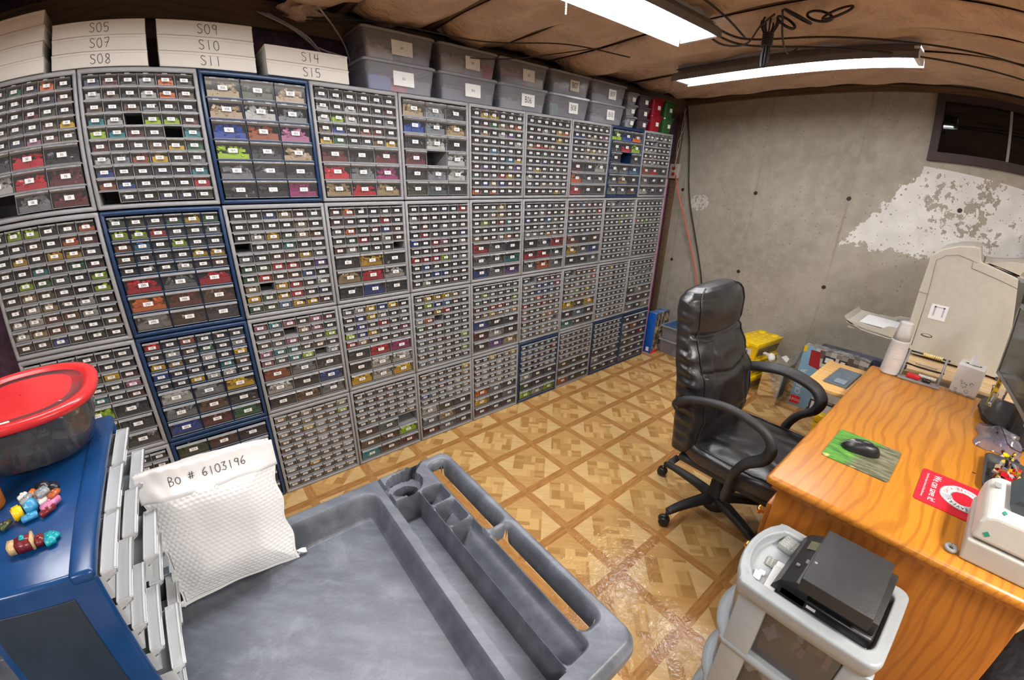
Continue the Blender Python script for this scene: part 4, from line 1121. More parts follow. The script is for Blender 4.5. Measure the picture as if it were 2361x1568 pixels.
for sg in (-1, 1):
    u0 = .115 if sg > 0 else .385
    p = MB(); p.sweep([Vector(backpt(u0, .02 + .955 * k / 46)) + Vector((sg * .002, -.002, 0)) for k in range(47)], .0036, 6, O); p.build('piping', M['leather'], back)
# seat cushion
def seatpt(u, v):
    a = 2 * pi * u; pw = 4.5
    c, s = cos(a), sin(a); cx = math.copysign(abs(c) ** (2 / pw), c); cy_ = math.copysign(abs(s) ** (2 / pw), s)
    t = (v - .5) * pi; r = max(cos(t), 0) ** .38; zz = sin(t)
    x = .248 * cx * r; y = .250 * cy_ * r
    z = .060 * math.copysign(abs(zz) ** .75, zz)
    if zz > .1:
        X, Y = x / .248, y / .25
        z += .012 * (X * X) ** 1.5 - .012 * gs_(Y - .1, .5) + .010 * (Y > .55) * (Y - .55) - .007 * gs_(X - .46, .03) - .007 * gs_(X + .46, .03)
        z -= .006 * gs_(Y + .12, .025) * (abs(X) > .48)
        z += .0018 * sin(X * 13 + Y * 7) + .0015 * sin(Y * 21 - X * 5)
    return (2.365 + x, -1.520 + y, .445 + z)
b = MB(); b.grid(90, 60, seatpt, O, closeu=True); b.build('seat', M['leather'], ch)
b = MB(); b.sweep([Vector(seatpt(i / 72, .70)) + Vector((0, 0, .004)) for i in range(73)], .0035, 6, O); b.build('seat_piping', M['leather'], ch)
b = MB(); b.rbox(2.14, 2.59, -1.75, -1.29, .375, .408, .012, O); b.rbox(2.25, 2.48, -1.62, -1.34, .335, .378, .01, O); b.build('seat_pan', M['blackm'], ch)
b = MB(); b.sweep([(2.26, -1.30, .36), (2.28, -1.24, .345), (2.30, -1.215, .37), (2.31, -1.225, .46)], .022, 8, O, flat=(1.6, .4)); b.build('back_bracket', M['blackm'], ch)
# arm loops
AN = [(-1.262, .655), (-1.285, .688), (-1.335, .716), (-1.463, .742), (-1.585, .718), (-1.636, .668), (-1.628, .608), (-1.573, .553), (-1.540, .480), (-1.535, .400), (-1.530, .366)]
def arm(x, inn):
    p = [(x, y, z) for y, z in AN] + [(x + inn * .05, -1.525, .352), (x + inn * .16, -1.52, .350)]
    p[0] = (x + inn * .02, AN[0][0], AN[0][1])
    sp = spline(p, 6); n = len(sp); rad = []
    for i in range(n):
        t = i / (n - 1); rad.append(.0265 if t < .42 else .0265 - .006 * min(1, (t - .42) / .2))
    b = MB(); b.sweep(sp, rad, 14, O, flat=(1.0, .62), pw=3); o = b.build('armrest', M['blackm'], ch)
    k = MB(); k.lathe([(.010, 0), (.010, .004), (.006, .005)], 12, O @ T(x - inn * .020, -1.275, .660) @ RY(-90 * inn)); k.build('arm_bolt', M['black'], o)
arm(2.088, 1); arm(2.636, -1)
# base
hub = (2.385, -1.405)
b = MB(); b.lathe([(.028, .335), (.028, .20), (.034, .195), (.036, .12), (.048, .10), (.052, .055), (.03, .05)][::-1], 24, O @ T(*hub, 0)); b.build('gas_column', M['blackm'], ch)
b = MB(); b.sweep([(2.33, -1.36, .36), (2.25, -1.30, .355), (2.20, -1.27, .35)], .004, 6, O); b.rbox(2.135, 2.205, -1.285, -1.255, .343, .352, .004, O); b.build('height_lever', M['blackm'], ch)
for k, (ex, ey) in enumerate(((2.448, -1.098), (2.138, -1.302), (2.262, -1.668), (2.60, -1.62), (2.672, -1.352))):
    d = Vector((ex - hub[0], ey - hub[1], 0)); L = d.length; d.normalize()
    pts = [Vector((*hub, .105)) + d * (.02), Vector((*hub, .108)) + d * (L * .35), Vector((*hub, .098)) + d * (L * .75), Vector((*hub, .082)) + d * L]
    b = MB(); b.sweep(spline(pts, 4), [.030 - .0011 * i for i in range(13)], 10, O, flat=(1.0, .72), up=(0, 0, 1), pw=3); lg = b.build('base_leg', M['blackm'], ch)
    e = Vector((ex, ey, 0)); q = Vector((d.y, -d.x, 0)); ang = math.degrees(math.atan2(d.y, d.x)) + (20, -35, 60, 15, -30)[k]
    cc = MB(); Mx = O @ T(ex, ey, 0) @ RZ(ang)
    for s_ in (-1, 1): cc.lathe([(.006, -.007), (.022, -.007), (.0245, -.003), (.0245, .003), (.022, .007), (.006, .007)], 18, Mx @ T(.010, s_ * .013, .0255) @ RX(90))
    cc.lathe([(.014, -.009), (.026, -.005), (.026, .005), (.014, .009)], 14, Mx @ T(.008, 0, .034) @ RX(90)); cc.cyl(.008, .045, .085, 10, Mx)
    cc.build('caster', M['black'], lg)

# ---------------------------------------------------------------- oak desk
DX0, DX1, DY0, DY1, DZ = 1.795, 3.072, -2.450, -1.712, .745
dk = thing('desk', 'varnished oak pedestal desk with bullnose top beside the black chair', 'desk', (2.43, -2.08, 0))
O = T(-2.43, 2.08, 0)
b = MB(); b.rbox(DX0, DX1, DY0, DY1, DZ - .030, DZ, .013, O, seg=4); b.build('top', M['oak'], dk)
b = MB(); b.b2(DX0 + .022, DX1 - .022, DY0 + .02, DY1 - .018, DZ - .048, DZ - .030, O); b.build('under_moulding', M['oakz'], dk)
for (x0, x1) in ((DX0 + .038, DX0 + .305), (DX1 - .40, DX1 - .03)):
    b = MB(); b.rbox(x0, x1, DY0 + .03, DY1 - .030, .0, DZ - .048, .003, O); p = b.build('pedestal', M['oakz'], dk)
    z = .05
    for h in (.27, .17, .14):
        f = MB(); f.rbox(x0 + .02, x1 - .02, DY1 - .031, DY1 - .012, z, z + h - .012, .004, O); d = f.build('drawer', M['oakz'], dk)
        k = MB(); kx = (x0 + .055 if x0 < 2 else (x0 + x1) / 2); k.lathe([(.006, 0), (.007, .010), (.014, .016), (.016, .022), (.010, .028), (.002, .029)], 14, O @ T(kx, DY1 - .012, z + h * .45) @ RX(-90)); k.build('knob', M['brass'], d)
        z += h
b = MB(); b.b2(DX0 + .305, DX1 - .40, DY0 + .04, DY0 + .055, .25, DZ - .048, O); b.build('back_panel', M['oakz'], dk)
b = MB(); b.rbox(2.675, 3.066, -1.725, -1.552, .686, .706, .003, O); b.rbox(2.670, 3.070, -1.568, -1.545, .680, .708, .004, O)
b.build('pull_out_board', M['pine'], dk)
# things on the pull-out board
gp = thing('ridged_plate', 'grey ridged plastic plate with a small grey square lying on the pull-out board', 'toy plate', (2.875, -1.650, .7085)); gp.rotation_euler = (0, 0, R(-2))
gm = plain('slate_grey_plastic', (.115, .15, .17), .4)
b = MB(); b.b2(-.125, .115, -.045, .045, .0, .0032)
for k in range(30): b.b2(-.125 + k * .008, -.1215 + k * .008, -.045, .045, .0032, .0044)
b.build('plate', gm, gp)
b = MB(); b.rbox(-.105, -.050, -.032, .012, .0046, .0090, .001); b.rbox(-.095, -.070, -.018, .002, .0090, .0115, .0008); b.build('small_tile', plain('pale_slate', (.19, .25, .28), .4), gp)
# mouse mat
mm = Mat('green_printed_mat'); x, y, z = mm.xyz(); st = mm.noise(9, 5, mm.vec(x * 6, y * 1.2, 0), rough=.75); nn = mm.noise(7, 4)
cl = mm.mix(st.sm(.4, .6), (.03, .06, .012), (.13, .22, .03)); g2 = mm.mix(st.sm(.35, .62), (.012, .09, .012), (.10, .30, .035))
cl = mm.mix(((y * 12 + nn * 1.6 - .2 + x * 3).sm(.35, .85)), mm.mix(st.sm(.42, .62), (.07, .08, .04), (.22, .20, .13)), g2); cl = mm.mix(mm.noise(22, 3).sm(.60, .72) * (y * 10 + .2 - x * 6).sm(.3, 1.2), cl, (.55, .45, .16))
mm.base(cl); mm.set(rough=.55)
pa = thing('mouse_mat', 'green and brown printed mouse mat near the desk edge', 'mouse mat', (2.148, -1.872, DZ + .0005)); b = MB(); 
def rrect(w, h, r, n=5):
    return [(sx * (w / 2 - r) + r * cos(R(a0 + 90 * k / n)), sy * (h / 2 - r) + r * sin(R(a0 + 90 * k / n))) for (sx, sy, a0) in ((1, 1, 0), (-1, 1, 90), (-1, -1, 180), (1, -1, 270)) for k in range(n + 1)]
b.prism(rrect(.222, .178, .012), 0, .003); b.build('printed_surface', mm.m, pa)
ms = thing('computer_mouse', 'glossy black wireless mouse on the green mat', 'mouse', (2.156, -1.862, DZ + .0035), 14)
def mou(u, v):
    a = 2 * pi * u; t = v * pi / 2; c, s = cos(a), sin(a); k = cos(t) ** .55
    y = .053 * s * k; x = .031 * c * k * (1 - .10 * cos(2 * pi * y / .12)); z = .036 * sin(t) ** .8 * (1 - .25 * (y / .053) ** 2 - .12 * (y / .053))
    return (x, y, z)
b = MB(); b.grid(40, 16, mou, closeu=True); b.build('shell', M['black'], ms)
b = MB(); b.sweep([Vector(mou(.25 * 0 + u_, v_)) * 1.01 for u_, v_ in ((.25, .15), (.25, .4), (.25, .7), (.75, .98), (.75, .7))], .0012, 6); b.build('button_gap', M['mgrey'], ms)
b = MB(); b.lathe([(.009, -.003), (.010, 0), (.009, .003)], 14, T(0, .026, .024) @ RY(90)); b.build('scroll_wheel', M['mgrey'], ms)
# red card mat with life-ring print
rm = thing('red_mat', 'red printed mat with a white life-ring picture and the words We can save it', 'mat', (2.120, -2.128, DZ + .0005)); 
b = MB(); b.prism(rrect(.200, .200, .010), 0, .002); b.build('mat', M['redpad'], rm)
b = MB(); Mt = T(0, .070, .0024) @ RZ(180)
b2 = MB()
# long lettering reads along -x .. +x turned for someone sitting at the desk
put_text(b2, 'We can save it!', .030, T(0, .058, .0026) @ RZ(180), 0, sx=.86)
put_text(b2, 'Hard Drive Repair Services & Data Recovery', .0085, T(0, .083, .0026) @ RZ(180), 0, sx=.95)
b2.build('lettering', M['card'], rm)
b = MB(); n = 48
def annulus(mb, r0, r1, a0, a1, z, mi, sx=1.0, sy=1.0, cx=0, cy_=0):
    m_ = max(3, int(abs(a1 - a0) / 6)); pts = []
    for k in range(m_ + 1):
        a = R(a0 + (a1 - a0) * k / m_); pts += [(cx + r0 * cos(a) * sx, cy_ + r0 * sin(a) * sy, z), (cx + r1 * cos(a) * sx, cy_ + r1 * sin(a) * sy, z)]
    mb.add(pts, [(2 * k, 2 * k + 1, 2 * k + 3, 2 * k + 2) for k in range(m_)], None, mi)
annulus(b, .034, .066, 0, 360, .0026, 1, 1, 1, .004, -.022); annulus(b, .037, .063, 0, 360, .0029, 0, 1, 1, .004, -.022)
for a0 in (10, 100, 190, 280): annulus(b, .033, .067, a0, a0 + 26, .0032, 2, 1, 1, .004, -.022)
def arc_text(mb, txt, r, a0, step, size, mi):
    for i, chh in enumerate(txt):
        a = a0 - step * i
        put_text(mb, chh, size, T(.004 + r * cos(R(a)), -.022 + r * sin(R(a)), .0036) @ RZ(a - 90), mi, sx=.8)
arc_text(b, 'DRIVESAVERS', .050, -100, 13, .020, 3); arc_text(b, 'DATA RECOVERY', .050, 85, 12.5, .017, 4)
b.build('life_ring', [M['card'], M['mgrey'], plain('silver_print', (.42, .43, .44), .4), M['print'], M['redpad']], rm)
# cups
cup = thing('cup_stack', 'tall stack of translucent plastic cups upside down at the far desk corner', 'cups', (3.030, -1.792, DZ + .0005))
b = MB(); n = 12
pr = []
for k in range(n): pr += [(.0405 - .0004 * k, .002 + k * .0128), (.0412 - .0004 * k, .006 + k * .0128), (.0398 - .0004 * k, .0125 + k * .0128)]
pr.append((.037, .160)); b.lathe([(.030, 0)] + pr + [(.034, .162)], 32); b.build('nested_rims', M['frost'], cup)
b = MB(); b.lathe([(.034, .158), (.030, .205), (.0265, .240), (.0255, .246), (.018, .248)], 32, smooth=True); b.build('topmost_cup', clear('thin_clear_cup', (.92, .92, .92), .5, .12, (.88, .88, .87), 1.4), cup)
# rack with brick tools
rk = thing('brick_rack', 'small grey brick-built rack holding ridged rods and a red brick', 'rack', (3.0, -1.905, DZ + .0005))
gr_ = plain('light_bluish_grey_brick', (.27, .28, .31), .35)
for y in (.070, -.072):
    b = MB(); b.sweep([(.0, y, .010), (.045, y, .125)], .0085, 4, flat=(.6, 1)); 
    for k in range(7): b.box(.004 + k * .0065, y, .020 + k * .0165, .014, .006, .006)
    b.build('upright', gr_, rk)
b = MB(); b.b2(-.012, .012, -.080, .078, .002, .012)
for k in range(19): b.cyl(.0026, .012, .0138, 8, T(-.002, -.074 + k * .008, 0))
b.build('base_bar', gr_, rk)
def rod(mb, x, y0, y1, z, r, rid, mi=0):
    n = int((y1 - y0) / .0075); pr = []
    for k in range(n): pr += [(r, k * .0075), (r, k * .0075 + .005), (r * rid, k * .0075 + .0055), (r * rid, k * .0075 + .007)]
    mb.lathe(pr, 12, T(x, y0, z) @ RX(-90), mi)
b = MB(); rod(b, .052, -.055, .020, .118, .009, .75); b.build('yellow_rod', plain('pale_yellow_rod', (.62, .50, .20), .4), rk)
b = MB(); b.cyl(.004, -.075, .085, 8, T(.050, 0, .120) @ RX(90)); b.cyl(.006, .02, .055, 8, T(.050, 0, .116) @ RX(90)); b.cyl(.0035, -.070, .080, 8, T(.022, 0, .066) @ RX(90)); b.build('black_rod', M['black'], rk)
b = MB(); rod(b, .028, -.050, .035, .078, .006, .7); b.build('grey_rod', plain('greige_rod', (.38, .33, .25), .4), rk)
b = MB(); rod(b, .010, -.060, .012, .032, .008, .75); b.build('white_rod', plain('off_white_rod', (.55, .54, .48), .4), rk)
b = MB(); b.rbox(-.012, .012, -.004, .048, .014, .034, .005); b.build('red_brick', plain('red_brick', (.5, .012, .02), .3), rk)
b = MB(); b.rbox(-.012, .012, -.045, -.012, .013, .030, .006); b.build('black_brick', M['black'], rk)
b = MB(); b.sweep(spline([(.10, .15, .03), (.07, .12, .055), (.06, .08, .06), (.07, .02, .05), (.09, -.06, .045)], 5), .004, 6, T(3.0, -1.905, DZ)); b.rbox(3.03, 3.065, -1.845, -1.815, DZ + .028, DZ + .052, .008); 
tag(b.build('charger_cord', M['cable']), 'black plug and cord lying behind the brick rack', 'cord')
# tissue box
tx = thing('tissue_box', 'white cube tissue box with grey floral corner print and a tissue sticking up', 'tissue box', (3.075, -2.078, DZ + .0005), -6)
b = MB(); b.rbox(-.052, .052, -.052, .052, 0, .128, .003)
b.build('carton', plain('white_carton', (.62, .62, .61), .55, var=.03), tx)
b = MB(); b.lathe([(.030, .1284), (.030, .1288)], 24, sx=.55, sy=1.1); b.build('opening', M['beiged'], tx)
b = MB()
for (cy2, cz2, s) in ((.005, .045, 1), (-.022, .056, .7), (-.012, .022, .7), (.018, .060, .4), (.030, .018, .5)):
    for k in range(6):
        a = k * 60; b.prism([(s * (.004 + .006) * cos(R(a)) * 1 + s * .0045 * cos(R(a + t)), s * .010 * sin(R(a)) + s * .0045 * sin(R(a + t))) for t in range(0, 360, 60)], 0, .0004, T(-.0528, cy2, cz2) @ RY(-90))
b.b2(-.0526, -.0522, -.050, .050, .001, .008); b.build('floral_print', plain('grey_green_print', (.30, .34, .34), .6, var=.5, nscale=90), tx)
def tis(u, v):
    a = 2 * pi * u; r = (.020 * (1 - v) + .002) * (1 + .35 * sin(3 * a + v * 2)); return (r * cos(a) * .5 + .004 * v, r * sin(a) + .006 * v, .122 + .052 * v - .004 * sin(5 * a) * v)
b = MB(); b.grid(40, 10, tis, closeu=True); b.build('tissue', M['paperw'], tx)
# clear cup beyond, bits
gcup = thing('clear_cup', 'small clear tumbler with bricks beside the tissue box', 'cup', (3.045, -2.205, DZ + .0005)); b = MB(); b.lathe([(.026, 0), (.034, .075), (.035, .078)], 24, caps=False); b.build('glass', M['clear'], gcup)
rb_ = random.Random(3)
def pieces(name, label, n, cx, cy_, z0, rx, ry, h, cols, s0=.008, s1=.018):
    f = MB()
    for _ in range(n):
        a = rb_.uniform(0, 2 * pi); q = rb_.random() ** .5; s = rb_.uniform(s0, s1)
        f.box(0, 0, 0, s, s * rb_.choice((.4, .7, .5)), s * .4, T(cx + rx * q * cos(a), cy_ + ry * q * sin(a), z0 + s * .35 + rb_.uniform(0, h)) @ Matrix.Rotation(rb_.uniform(0, 3), 4, Vector((rb_.uniform(-1, 1), rb_.uniform(-1, 1), .8)).normalized()), col=BC[rb_.choice(cols)])
    return tag(f.build(name, M['brick']), label, 'toy bricks', None, 'stuff')
pieces('brick_pieces', 'orange and brown bricks in the clear tumbler', 18, 3.045, -2.205, DZ + .004, .018, .018, .03, 'onsy')
# yellow blister card
yc = thing('blister_card', 'yellow hanging card with a small packed toy leaning beside the monitor', 'packaging', (2.900, -2.172, DZ + .034), 0); yc.rotation_euler = (R(-6), R(17), R(-38))
b = MB(); b.prism([(-.019, 0), (.019, 0), (.019, .120), (.013, .128), (-.013, .128), (-.019, .120)], 0, .0012, RX(90)); b.build('card', plain('yellow_card', (.75, .50, .02), .4), yc)
b = MB(); b.lathe([(.006, .0015), (.006, .002)], 12, T(0, 0, .112) @ RX(90)); b.b2(-.010, -.004, -.003, -.0015, .080, .100); b.b2(.002, .008, -.003, -.0015, .078, .096); b.build('print', plain('brown_print', (.15, .05, .02), .5), yc)
b = MB(); b.rbox(-.016, .014, -.016, -.001, .012, .062, .006); b.build('blister', M['clear'], yc)
b = MB(); b.rbox(-.012, -.002, -.012, -.004, .018, .045, .003); b.rbox(-.022, -.006, -.016, -.006, .004, .016, .003); b.build('packed_toy', plain('white_blue_piece', (.45, .5, .6), .4, var=.5, nscale=60), yc)
# black glossy tray (phone dock)
ph = thing('black_dish', 'glossy black angular dish under the yellow card', 'dish', (2.905, -2.235, DZ + .0005))
b = MB(); P0 = [(.010, .098), (-.10, .080), (-.168, .038), (-.150, -.075), (.06, -.10), (.165, -.07), (.165, .05), (.09, .088)]
b.prism([(x * .92, y * .92) for x, y in P0], 0, .014); b.build('dish', M['black'], ph)
b = MB(); b.prism(P0, .014, .019); b.prism([(x * .97, y * .97) for x, y in P0], .019, .026); b.build('rim', M['black'], ph)
# crumpled bag of pieces
pieces('brick_pieces', 'grey, black and white small parts inside the crinkled clear bag', 70, 2.655, -2.240, DZ + .004, .075, .060, .018, 'kdkdgwgvtpk')
bg = MB(); bg.grid(22, 22, lambda u, v: (2.655 + (u - .5) * .23 + .006 * sin(v * 14), -2.235 + (v - .5) * .17 + .006 * sin(u * 11), DZ + .002 + .036 * (sin(pi * u) * sin(pi * v)) ** .5 + .006 * sin(u * 17 + v * 5) * sin(pi * u) * sin(pi * v)), closeu=False)
tag(bg.build('plastic_bag', clear('thin_bag_film', (.82, .80, .86), .22, .1, (.5, .46, .56), 1.6)), 'crinkled clear plastic bag full of small dark parts on the desk', 'bag')
tag(MB().sweep(spline([(2.74, -2.18, DZ + .03), (2.70, -2.215, DZ + .046), (2.64, -2.235, DZ + .044), (2.585, -2.26, DZ + .03), (2.59, -2.31, DZ + .02), (2.66, -2.34, DZ + .02)], 6), .002, 6).build('usb_cord', M['cable']), 'thin black cord looping over the bag of parts', 'cord')
pieces('brick_pieces', 'black and yellow pieces between the clear bag and the dark tray', 20, 2.515, -2.265, DZ + .001, .045, .035, .012, 'kykwyh', .012, .024)
# dark tray with colourful pieces
dt = thing('parts_tray', 'dark rounded tray holding a heap of mixed colourful pieces', 'tray', (2.345, -2.262, DZ + .0005)); b = MB()
b.prism(rrect(.24, .135, .03), 0, .003)
o1, o2, o3 = rrect(.24, .135, .03), rrect(.262, .155, .035), rrect(.250, .143, .03); n = len(o1)
b.add([(x, y, .0) for x, y in o1] + [(x, y, .024) for x, y in o2] + [(x, y, .024) for x, y in o3] + [(x * .92, y * .9, .003) for x, y in o1], [(k * n + i, k * n + (i + 1) % n, (k + 1) * n + (i + 1) % n, (k + 1) * n + i) for k in range(3) for i in range(n)], smooth=True)
b.build('tray', plain('dark_grey_tray', (.035, .035, .038), .5), dt)
pieces('brick_pieces', 'mixed red, yellow and white pieces in the dark rounded tray', 110, 2.345, -2.272, DZ + .006, .100, .052, .034, 'wwwgrrykOaawkyr', .012, .026)
# monitors
def monitor(name, label, p0, p1, z0, z1, cat='monitor'):
    d = Vector((p1[0] - p0[0], p1[1] - p0[1], 0)); L = d.length; a = math.degrees(math.atan2(d.y, d.x))
    r = thing(name, label, cat, (p0[0], p0[1], DZ), a)
    h0, h1 = z0 - DZ, z1 - DZ
    b = MB(); b.rbox(0, L, -.002, .035, h0, h1, .006); b.build('casing', plain('charcoal_casing', (.045, .046, .048), .4), r)
    b = MB(); t = .016
    b.b2(0, L, -.006, -.002, h0, h0 + t); b.b2(0, L, -.006, -.002, h1 - t, h1); b.b2(0, t, -.006, -.002, h0, h1); b.b2(L - t, L, -.006, -.002, h0, h1); b.build('bezel', plain('grey_bezel', (.16, .165, .15), .35), r)
    g = Mat('dark_screen'); g.base((.020, .022, .018)); g.set(rough=.12, spec=.6)
    b = MB(); b.b2(t, L - t, -.003, -.0022, h0 + t, h1 - t); b.build('screen', g.m, r)
    b = MB(); b.rbox(L / 2 - .03, L / 2 + .03, .036, .060, .01, h1 - .08, .006); b.rbox(L / 2 - .11, L / 2 + .11, -.03, .14, 0, .012, .005); b.build('stand', M['black'], r)
    return r
monitor('computer_monitor', 'flat computer monitor with grey bezel standing on the desk, seen at a steep angle', (2.985, -2.166), (2.50, -2.275), .895, 1.192)
monitor('computer_monitor', 'second dark screen beside the label printer, only its edge in view', (2.32, -2.300), (2.02, -2.42), .800, 1.02)
# label printer
lp_ = thing('label_printer', 'off-white desktop label printer with green diamond badges and a dark window', 'label printer', (1.842, -2.395, DZ + .0005))
wu = plain('off_white_casing', (.54, .53, .49), .4, var=.02, bump=.05); wl = plain('warm_grey_casing', (.42, .405, .365), .4, var=.03)
pf = [(.0, .004), (.008, .0), (.225, .0), (.228, .004), (.232, .052), (.228, .075)]
lo = MB(); lo.prism([(.226, .0), (.002, .0), (.0, .006), (.002, .060), (.230, .060), (.232, .048)][::-1], 0, .225, Matrix(((0, 0, 1, 0), (1, 0, 0, 0), (0, 1, 0, 0), (0, 0, 0, 1)))); ob_ = lo.build('lower_casing', wl, lp_); bv = ob_.modifiers.new('b', 'BEVEL'); bv.width = .012; bv.segments = 3; bv.limit_method = 'ANGLE'
up = MB(); up.prism([(.228, .064), (.226, .112), (.212, .132), (.19, .140), (.03, .146), (.006, .135), (.002, .064)], 0, .215, Matrix(((0, 0, 1, .004), (1, 0, 0, 0), (0, 1, 0, 0), (0, 0, 0, 1)))); ob_ = up.build('upper_casing', wu, lp_); bv = ob_.modifiers.new('b', 'BEVEL'); bv.width = .010; bv.segments = 3; bv.limit_method = 'ANGLE'
b = MB(); b.prism([(.0, .0), (.11, -.0), (.12, .012), (.10, .030), (.03, .034), (0, .02)], 0, .13, Matrix(((0, 0, 1, .055), (1, 0, 0, .050), (0, 1, 0, .143), (0, 0, 0, 1)))); ob_ = b.build('dark_window', plain('smoky_window', (.03, .04, .048), .15), lp_)
gd = plain('green_badge', (.02, .28, .18), .3)
b = MB(); b.prism([(-.010, 0), (0, -.007), (.010, 0), (0, .007)], 0, .001, T(.030, .175, .1432)); b.build('green_badge', gd, lp_); b = MB(); b.prism([(-.010, 0), (0, -.008), (.010, 0), (0, .008)], 0, .0012, T(.0028, .195, .088) @ RZ(90) @ RX(90)) ; b.build('green_badge', gd, lp_)
b = MB(); b.b2(.150, .175, .190, .208, .1385, .1415); b.build('indicator', M['mgrey'], lp_)
rg = MB(); rg.sweep([(.012 * cos(a), .012 * sin(a), .006) for a in [i * 2 * pi / 20 for i in range(21)]], .0055, 8, T(1.858, -2.146, DZ + .001)); tag(rg.build('black_ring', M['mgrey']), 'small dark ring lying on the desk by the label printer', 'ring')
bl = thing('blue_carton', 'small blue carton with a yellow mark behind the label printer', 'carton', (2.105, -2.315, .8895), 20); 
b = MB(); b.rbox(-.05, .05, -.035, .035, 0, .022, .002); b.build('carton', plain('blue_carton', (.02, .07, .24), .4), bl); b = MB(); b.prism([(-.01, -.006), (.012, -.01), (.010, .008), (-.008, .010)], .0222, .0226); b.build('yellow_mark', M['yellow'], bl)
b = MB(); b.rbox(2.075, 2.17, -2.375, -2.275, DZ, .889, .01); tag(b.build('device_box', plain('grey_blue_device', (.10, .115, .14), .4)), 'grey-blue box device on the desk carrying the blue carton', 'device')
b = MB(); b.lathe([(.0, 0), (.006, .001), (.002, .002)], 8, T(2.325, -2.165, DZ), sx=.6, sy=1.2); tag(b.build('brown_crumb', M['winframe']), 'tiny brown scrap on the bare desktop by the red mat', 'scrap')

# ---------------------------------------------------------------- laser printer on a pine stand behind the desk
st = thing('printer_stand', 'pale pine stand carrying the beige laser printer', 'stand', (3.5, -2.1, 0)); O = T(-3.5, 2.1, 0)
for k in range(5): MB().rbox(3.17 + k * .15, 3.312 + k * .15, -2.62, -1.74, .728, .746, .002, O).build('board', M['shelf'], st)
for (x, y) in ((3.21, -1.79), (3.21, -2.56), (3.86, -1.79), (3.86, -2.56)): MB().b2(x - .03, x + .03, y - .03, y + .03, 0, .728, O).build('leg', M['shelf'], st)
MB().b2(3.2, 3.87, -2.58, -1.77, .30, .315, O).build('lower_board', M['shelf'], st)
lp = thing('laser_printer', 'large beige office laser printer with its front tray folded open', 'printer', (3.40, -2.0, .747))
X3 = Matrix(((0, 0, 1, 0), (1, 0, 0, 2.0), (0, 1, 0, -.747), (0, 0, 0, 1)))   # (y, z, x) -> local
prof = [(-1.822, .757), (-2.215, .757), (-2.228, .80), (-2.158, 1.235), (-1.990, 1.268), (-1.978, 1.275), (-1.962, 1.330), (-1.935, 1.334), (-1.87, 1.322), (-1.80, 1.292), (-1.768, 1.255), (-1.764, 1.08), (-1.770, .87), (-1.795, .80)]
b = MB(); b.prism(prof[::-1], 0, .40, X3); o = b.build('casing', M['beige'], lp); bv = o.modifiers.new('b', 'BEVEL'); bv.width = .006; bv.segments = 2; bv.limit_method = 'ANGLE'
# output tray wing at the top
b = MB(); b.prism([(-1.995, 1.264), (-2.06, 1.262), (-2.158, 1.243), (-2.185, 1.300), (-2.178, 1.310), (-2.10, 1.300), (-2.03, 1.275)], .01, .028, X3); b.prism([(-1.995, 1.268), (-2.185, 1.240), (-2.185, 1.247), (-1.995, 1.274)], .01, .38, X3)
def wing(u, v): y = -1.985 - .20 * u; return (y, 1.268 + .042 * u ** 1.5 + .012 * sin(pi * v) * 0, .02 + .35 * v)
g = MB(); g.grid(12, 8, wing, X3); b.v += []; b.build('output_wing', M['beige'], lp); o = g.build('output_tray', M['beige'], lp); o.modifiers.new('s', 'SOLIDIFY').thickness = .006
# side panel seams
b = MB(); sm = [(-1.812, .80), (-1.807, 1.03), (-1.795, 1.238), (-1.83, 1.268), (-1.88, 1.280), (-1.945, 1.266), (-1.947, 1.232), (-2.168, 1.190)]
b.sweep([(-.0005, y + 2.0, z - .747) for y, z in sm], .0016, 5); b.sweep([(-.0005, y + 2.0, z - .747) for y, z in ((-1.947, 1.266), (-1.965, 1.262))], .0012, 5); b.sweep([(-.0005, y + 2.0, z - .747) for y, z in ((-1.765, 1.073), (-1.805, 1.07))], .0014, 5); b.build('panel_seam', plain('seam_grey', (.20, .19, .16), .6), lp)
b = MB(); b.lathe([(.020, -.001), (.020, .0006)], 24, T(-.0006, .122 - .0 + 0.02, .857 - .747 + .01) @ RY(-90), sx=.42, sy=1.25); o = b.build('grip_recess', M['beiged'], lp)
b = MB(); b.lathe([(.016, .001), (.016, .002)], 24, T(-.0012, .142, .867 - .747) @ RY(-90), sx=.35, sy=1.2); b.build('grip', M['beige'], lp)
b = MB(); b.b2(-.0022, -.0012, .092, .165, .955 - .747, 1.03 - .747, None, 0)
b.build('taped_note', M['paperw'], lp); b = MB(); 
for q in ((.105, .150, .268, .274), (.105, .112, .225, .274), (.143, .150, .225, .274)): b.b2(-.0032, -.0026, q[0], q[1], q[2], q[3])
b.build('note_drawing', plain('pale_violet_print', (.45, .43, .50), .6), lp)
# open front tray with paper
b = MB(); tr = [(-1.772, .800), (-1.700, .795), (-1.58, .806), (-1.505, .835), (-1.485, .860)]
pts = [(y, z) for y, z in tr] + [(y, z + .006) for y, z in tr[::-1]]
b.prism(pts[::-1], .02, .34, X3)
for xx in (.02, .325): b.prism([(-1.772, .80), (-1.50, .83), (-1.50, .846), (-1.66, .838), (-1.69, .86), (-1.772, .865)], xx, xx + .012, X3)
b.prism([(-1.69, .83), (-1.60, .83), (-1.60, .85), (-1.69, .85)], .30, .31, X3)
for k in range(4): b.b2(.04 + k * .08, .043 + k * .08, .235, .49, .052, .062)
b.build('front_tray', M['beige'], lp)
b = MB(); b.box(.17, .335, .078, .22, .23, .004, RX(2)); b.build('paper', M['paperw'], lp)
b = MB(); b.b2(.03, .36, .19, .222, .02, .06); b.build('tray_slot', M['beiged'], lp)
b = MB(); b.b2(-.002, .30, -.224, -.2, .0, .02); b.b2(.05, .35, -.23, -.228, .05, .40)
b.build('rear_side', M['beiged'], lp)
